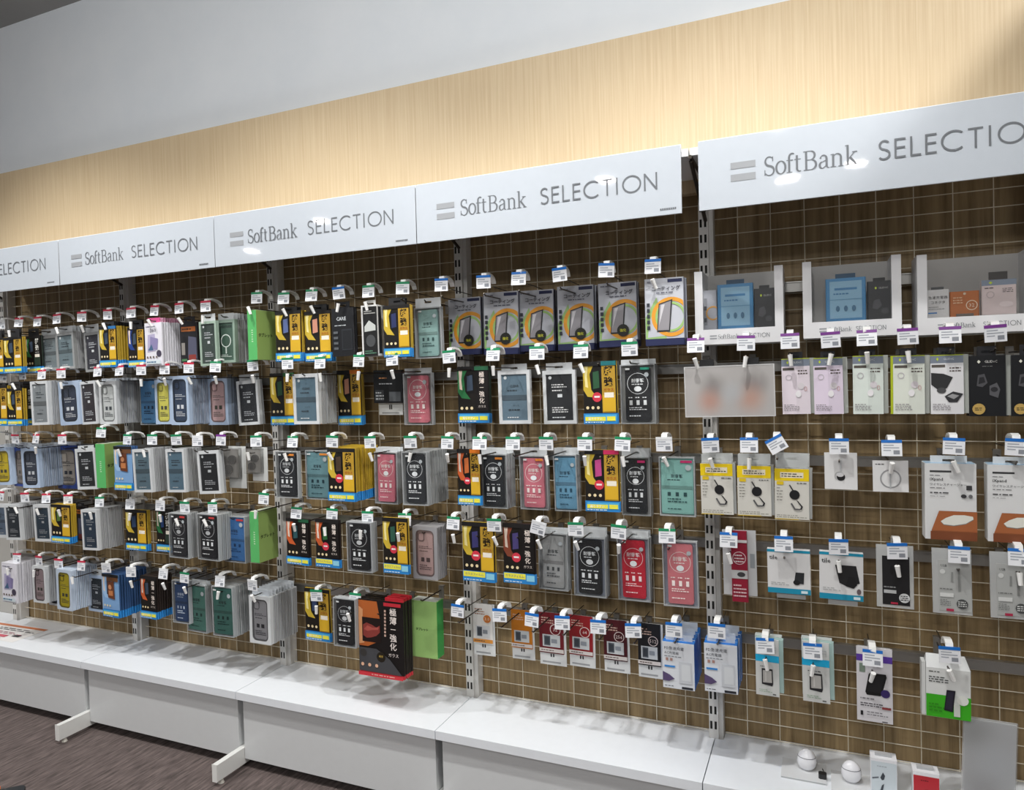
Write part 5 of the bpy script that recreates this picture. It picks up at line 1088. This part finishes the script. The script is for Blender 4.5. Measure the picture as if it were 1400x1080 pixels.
# ------------------------------------------------------------------ on the deck
def egg(name, x, y, r_, label):
    o = empty(name, (x, y, FL + .004)); tag(o, label, 'earphone case', 'white egg-shaped earphone cases')
    def lathe(z0, z1, n=10, m=20):
        b = MB(); vs = []; fs = []
        for i in range(n + 1):
            t_ = z0 + (z1 - z0) * i / n; ph = math.pi * t_; rr = math.sin(ph) * r_ * (1 + .10 * math.cos(ph)); zz = r_ * 1.16 * (1 - math.cos(ph)) 
            vs += [(rr * math.cos(6.28318 * j / m), rr * .82 * math.sin(6.28318 * j / m), zz) for j in range(m)]
        fs = [(i * m + j, i * m + (j + 1) % m, (i + 1) * m + (j + 1) % m, (i + 1) * m + j) for i in range(n) for j in range(m)]
        b.add(vs, fs, M('e6e6ea', .25, coat=.5)); return b
    lathe(.03, .60).build('case_body', o, smooth=True); lathe(.61, .998).build('case_lid', o, smooth=True)
    b = MB(); vs = []
    ph = math.pi * .605
    rr = math.sin(ph) * r_ * (1 + .10 * math.cos(ph)) * .985; zz = r_ * 1.16 * (1 - math.cos(ph))
    b.tube([(rr * math.cos(6.28318 * j / 20), rr * .82 * math.sin(6.28318 * j / 20), zz) for j in range(21)], .0012, M('6a6a70', .5), 4); b.build('lid_seam', o)
    MB().box(-r_ * .35, r_ * .35, -r_ * .3, r_ * .3, -.001, .003, M('d8d8dc')).build('case_foot', o)
egg('earphone_case', 3.882, -.125, .0275, 'white egg-shaped earphone case with black sensor beside it')
egg('earphone_case', 4.002, -.150, .0275, 'white egg-shaped earphone case beside the white earphone box')
for xx, yy_, lb in ((3.875, -.135, 'clear tray under the egg case with the black sensor'), (4.012, -.160, 'clear tray under the egg case by the white box')):
    r = empty('display_tray', (xx, yy_, FL)); tag(r, lb, 'tray', 'clear trays on the deck')
    MB().box(-.062, .058, -.052, .055, 0, .004, clear('eef2f4', .55, .05, .25)).build('plate', r)
    MB().ring(rect(-.064, .060, 0, .006), rect(-.0625, .0585, .001, .005), -.054, .057, clear('f4f6f8', .3)).build('raised_rim', r)
r = empty('security_sensor', (3.925, -.158, FL + .004)); tag(r, 'small black anti-theft sensor beside the left egg case', 'sensor')
MB().cbox(-.011, .011, -.010, .010, 0, .016, .004, M('1b1b1e', .4)).build('sensor_body', r); MB().tube([(.0, .01, .006), (.004, .03, .004), (0, .05, .002)], .0015, M('2a2a2c')).build('cable', r)
# boxed earphones
def bud_box(x, y, w, h, d, kind, label):
    r = empty('earphone_box', (x, y, FL)); tag(r, label, 'earphone box', 'boxed earphones on the deck')
    MB().cbox(-w / 2, w / 2, 0, d, 0, h, .001, M('e8e8ec', .35)).build('box_body', r)
    P = Print(w, h, -.0002)
    if kind == 'w':
        P.r(.02, .0, .98, .93, 'ccd6dc').lines(.25, .72, .80, .84, 1, '9aa4ac', 3)
        P.p([(.36, .54), (.46, .68), (.54, .60), (.5, .50), (.42, .48)], '3a4048').p([(.05, .52), (.3, .56), (.3, .53), (.06, .49)], '5a6068').p([(.34, .2), (.42, .36), (.5, .4), (.46, .26), (.42, .18)], '3a4048').p([(.5, .2), (.7, .12), (.68, .09), (.5, .16)], '5a6068')
    else:
        P.r(.02, .0, .98, .9, 'b82a34').lines(.3, .7, .74, .80, 1, '5a1418', 4).e(.55, .42, .2, .10, '5a0f16').e(.35, .34, .12, .06, '3c0a10').p([(.2, .22), (.5, .34), (.46, .26), (.2, .16)], '4a0d14')
    P.done('printed_front', r)
    b = MB(); b.box(-w * .32, w * .32, d * .35, d * .35 + .016, h, h + .006, clear('d4d6d8', .35)); b.box(-w * .28, w * .28, d * .35 + .002, d * .35 + .014, h + .006, h + .0065, M('b4b4b6')); b.build('security_tab', r)
bud_box(4.083, -.205, .066, .114, .045, 'w', 'pale grey boxed earphones on the deck, left of the red box')
bud_box(4.186, -.205, .064, .096, .045, 'r', 'red and white boxed earphones on the deck')
# acrylic stand with blurred notice
r = empty('acrylic_stand', (4.330, -.195, FL), (math.radians(-4), math.radians(3), math.radians(4))); tag(r, 'acrylic stand holding a blurred grey notice at lower right', 'sign stand')
MB().box(-.060, .060, .002, .004, .004, .252, softspots('blurred_notice', 'dcdee0', [(-.04, .22, .08, 'bcbebe'), (.02, .14, .09, 'e2e6ea'), (-.01, .05, .08, 'c0c0c2'), (.04, .04, .06, 'ccced0')])).build('notice', r)
MB().box(-.063, .063, -.001, .001, .002, .256, clear('eef0f2', .985, .04, .2)).build('front_sheet', r); MB().box(-.063, .063, .0048, .0065, .002, .256, clear('eef0f2', .6, .04, .2)).build('back_sheet', r)
MB().box(-.063, .063, -.01, .06, 0, .002, clear('eef0f2', .6, .04, .2)).build('foot', r)
# printed sheet lying on the leftmost deck
r = empty('printed_sheet', (.150, -.165, FL + .0005), (-math.pi / 2, 0, math.radians(2))); tag(r, 'white printed sheet with an orange band lying on the deck', 'sheet')
MB().box(-.22, .19, -.0005, 0, -.09, .09, M('e6e4e2', .5)).build('paper', r)
P = Print(.41, .18, -.0007); P.r(0, .88, 1, 1, 'c8764c').lines(.3, .95, .62, .8, 2, '3a3c44', 5).lines(.3, .9, .4, .55, 2, '9a4a5c', 6).r(.78, .3, .9, .42, '3c3c40').r(.5, .2, .72, .34, 'c85a6a').lines(.3, .9, .06, .16, 1, 'b04a5c', 7)
o_ = P.done('print', r); o_.location = (-.015, 0, -.09)
# black stool and orange bin cut by the lower left corner
r = empty('floor_stool', (1.648, -1.185, 0), (0, 0, math.radians(45))); tag(r, 'black low stool cut by the lower left corner', 'stool')
MB().cbox(-.125, .125, -.125, .125, .265, .300, .012, M('1c2024', .35)).build('seat', r)
for sx in (-.10, .10):
    for sy in (-.10, .10): MB().tube([(sx, sy, 0), (sx * .95, sy * .95, .268)], .012, M('151618', .4), 8).build('leg', r)
r = empty('orange_bin', (1.40, -1.075, 0)); tag(r, 'orange bin beside the black stool, lower left corner', 'bin')
b = MB(); P_ = ((-.075, -.075), (.075, -.075), (.075, .075), (-.075, .075)); om = M('e8781c', .4)
b.add([(x * .85, y * .85, 0) for x, y in P_] + [(x, y, .235) for x, y in P_], [(3, 2, 1, 0)] + [(i, (i + 1) % 4, 4 + (i + 1) % 4, 4 + i) for i in range(4)], om); b.build('bin_body', r)
b = MB(); b.box(-.085, .085, -.085, -.072, .232, .250, om); b.box(-.085, .085, .072, .085, .232, .250, om); b.box(-.085, -.072, -.072, .072, .232, .250, om); b.box(.072, .085, -.072, .072, .232, .250, om); b.build('rim', r)
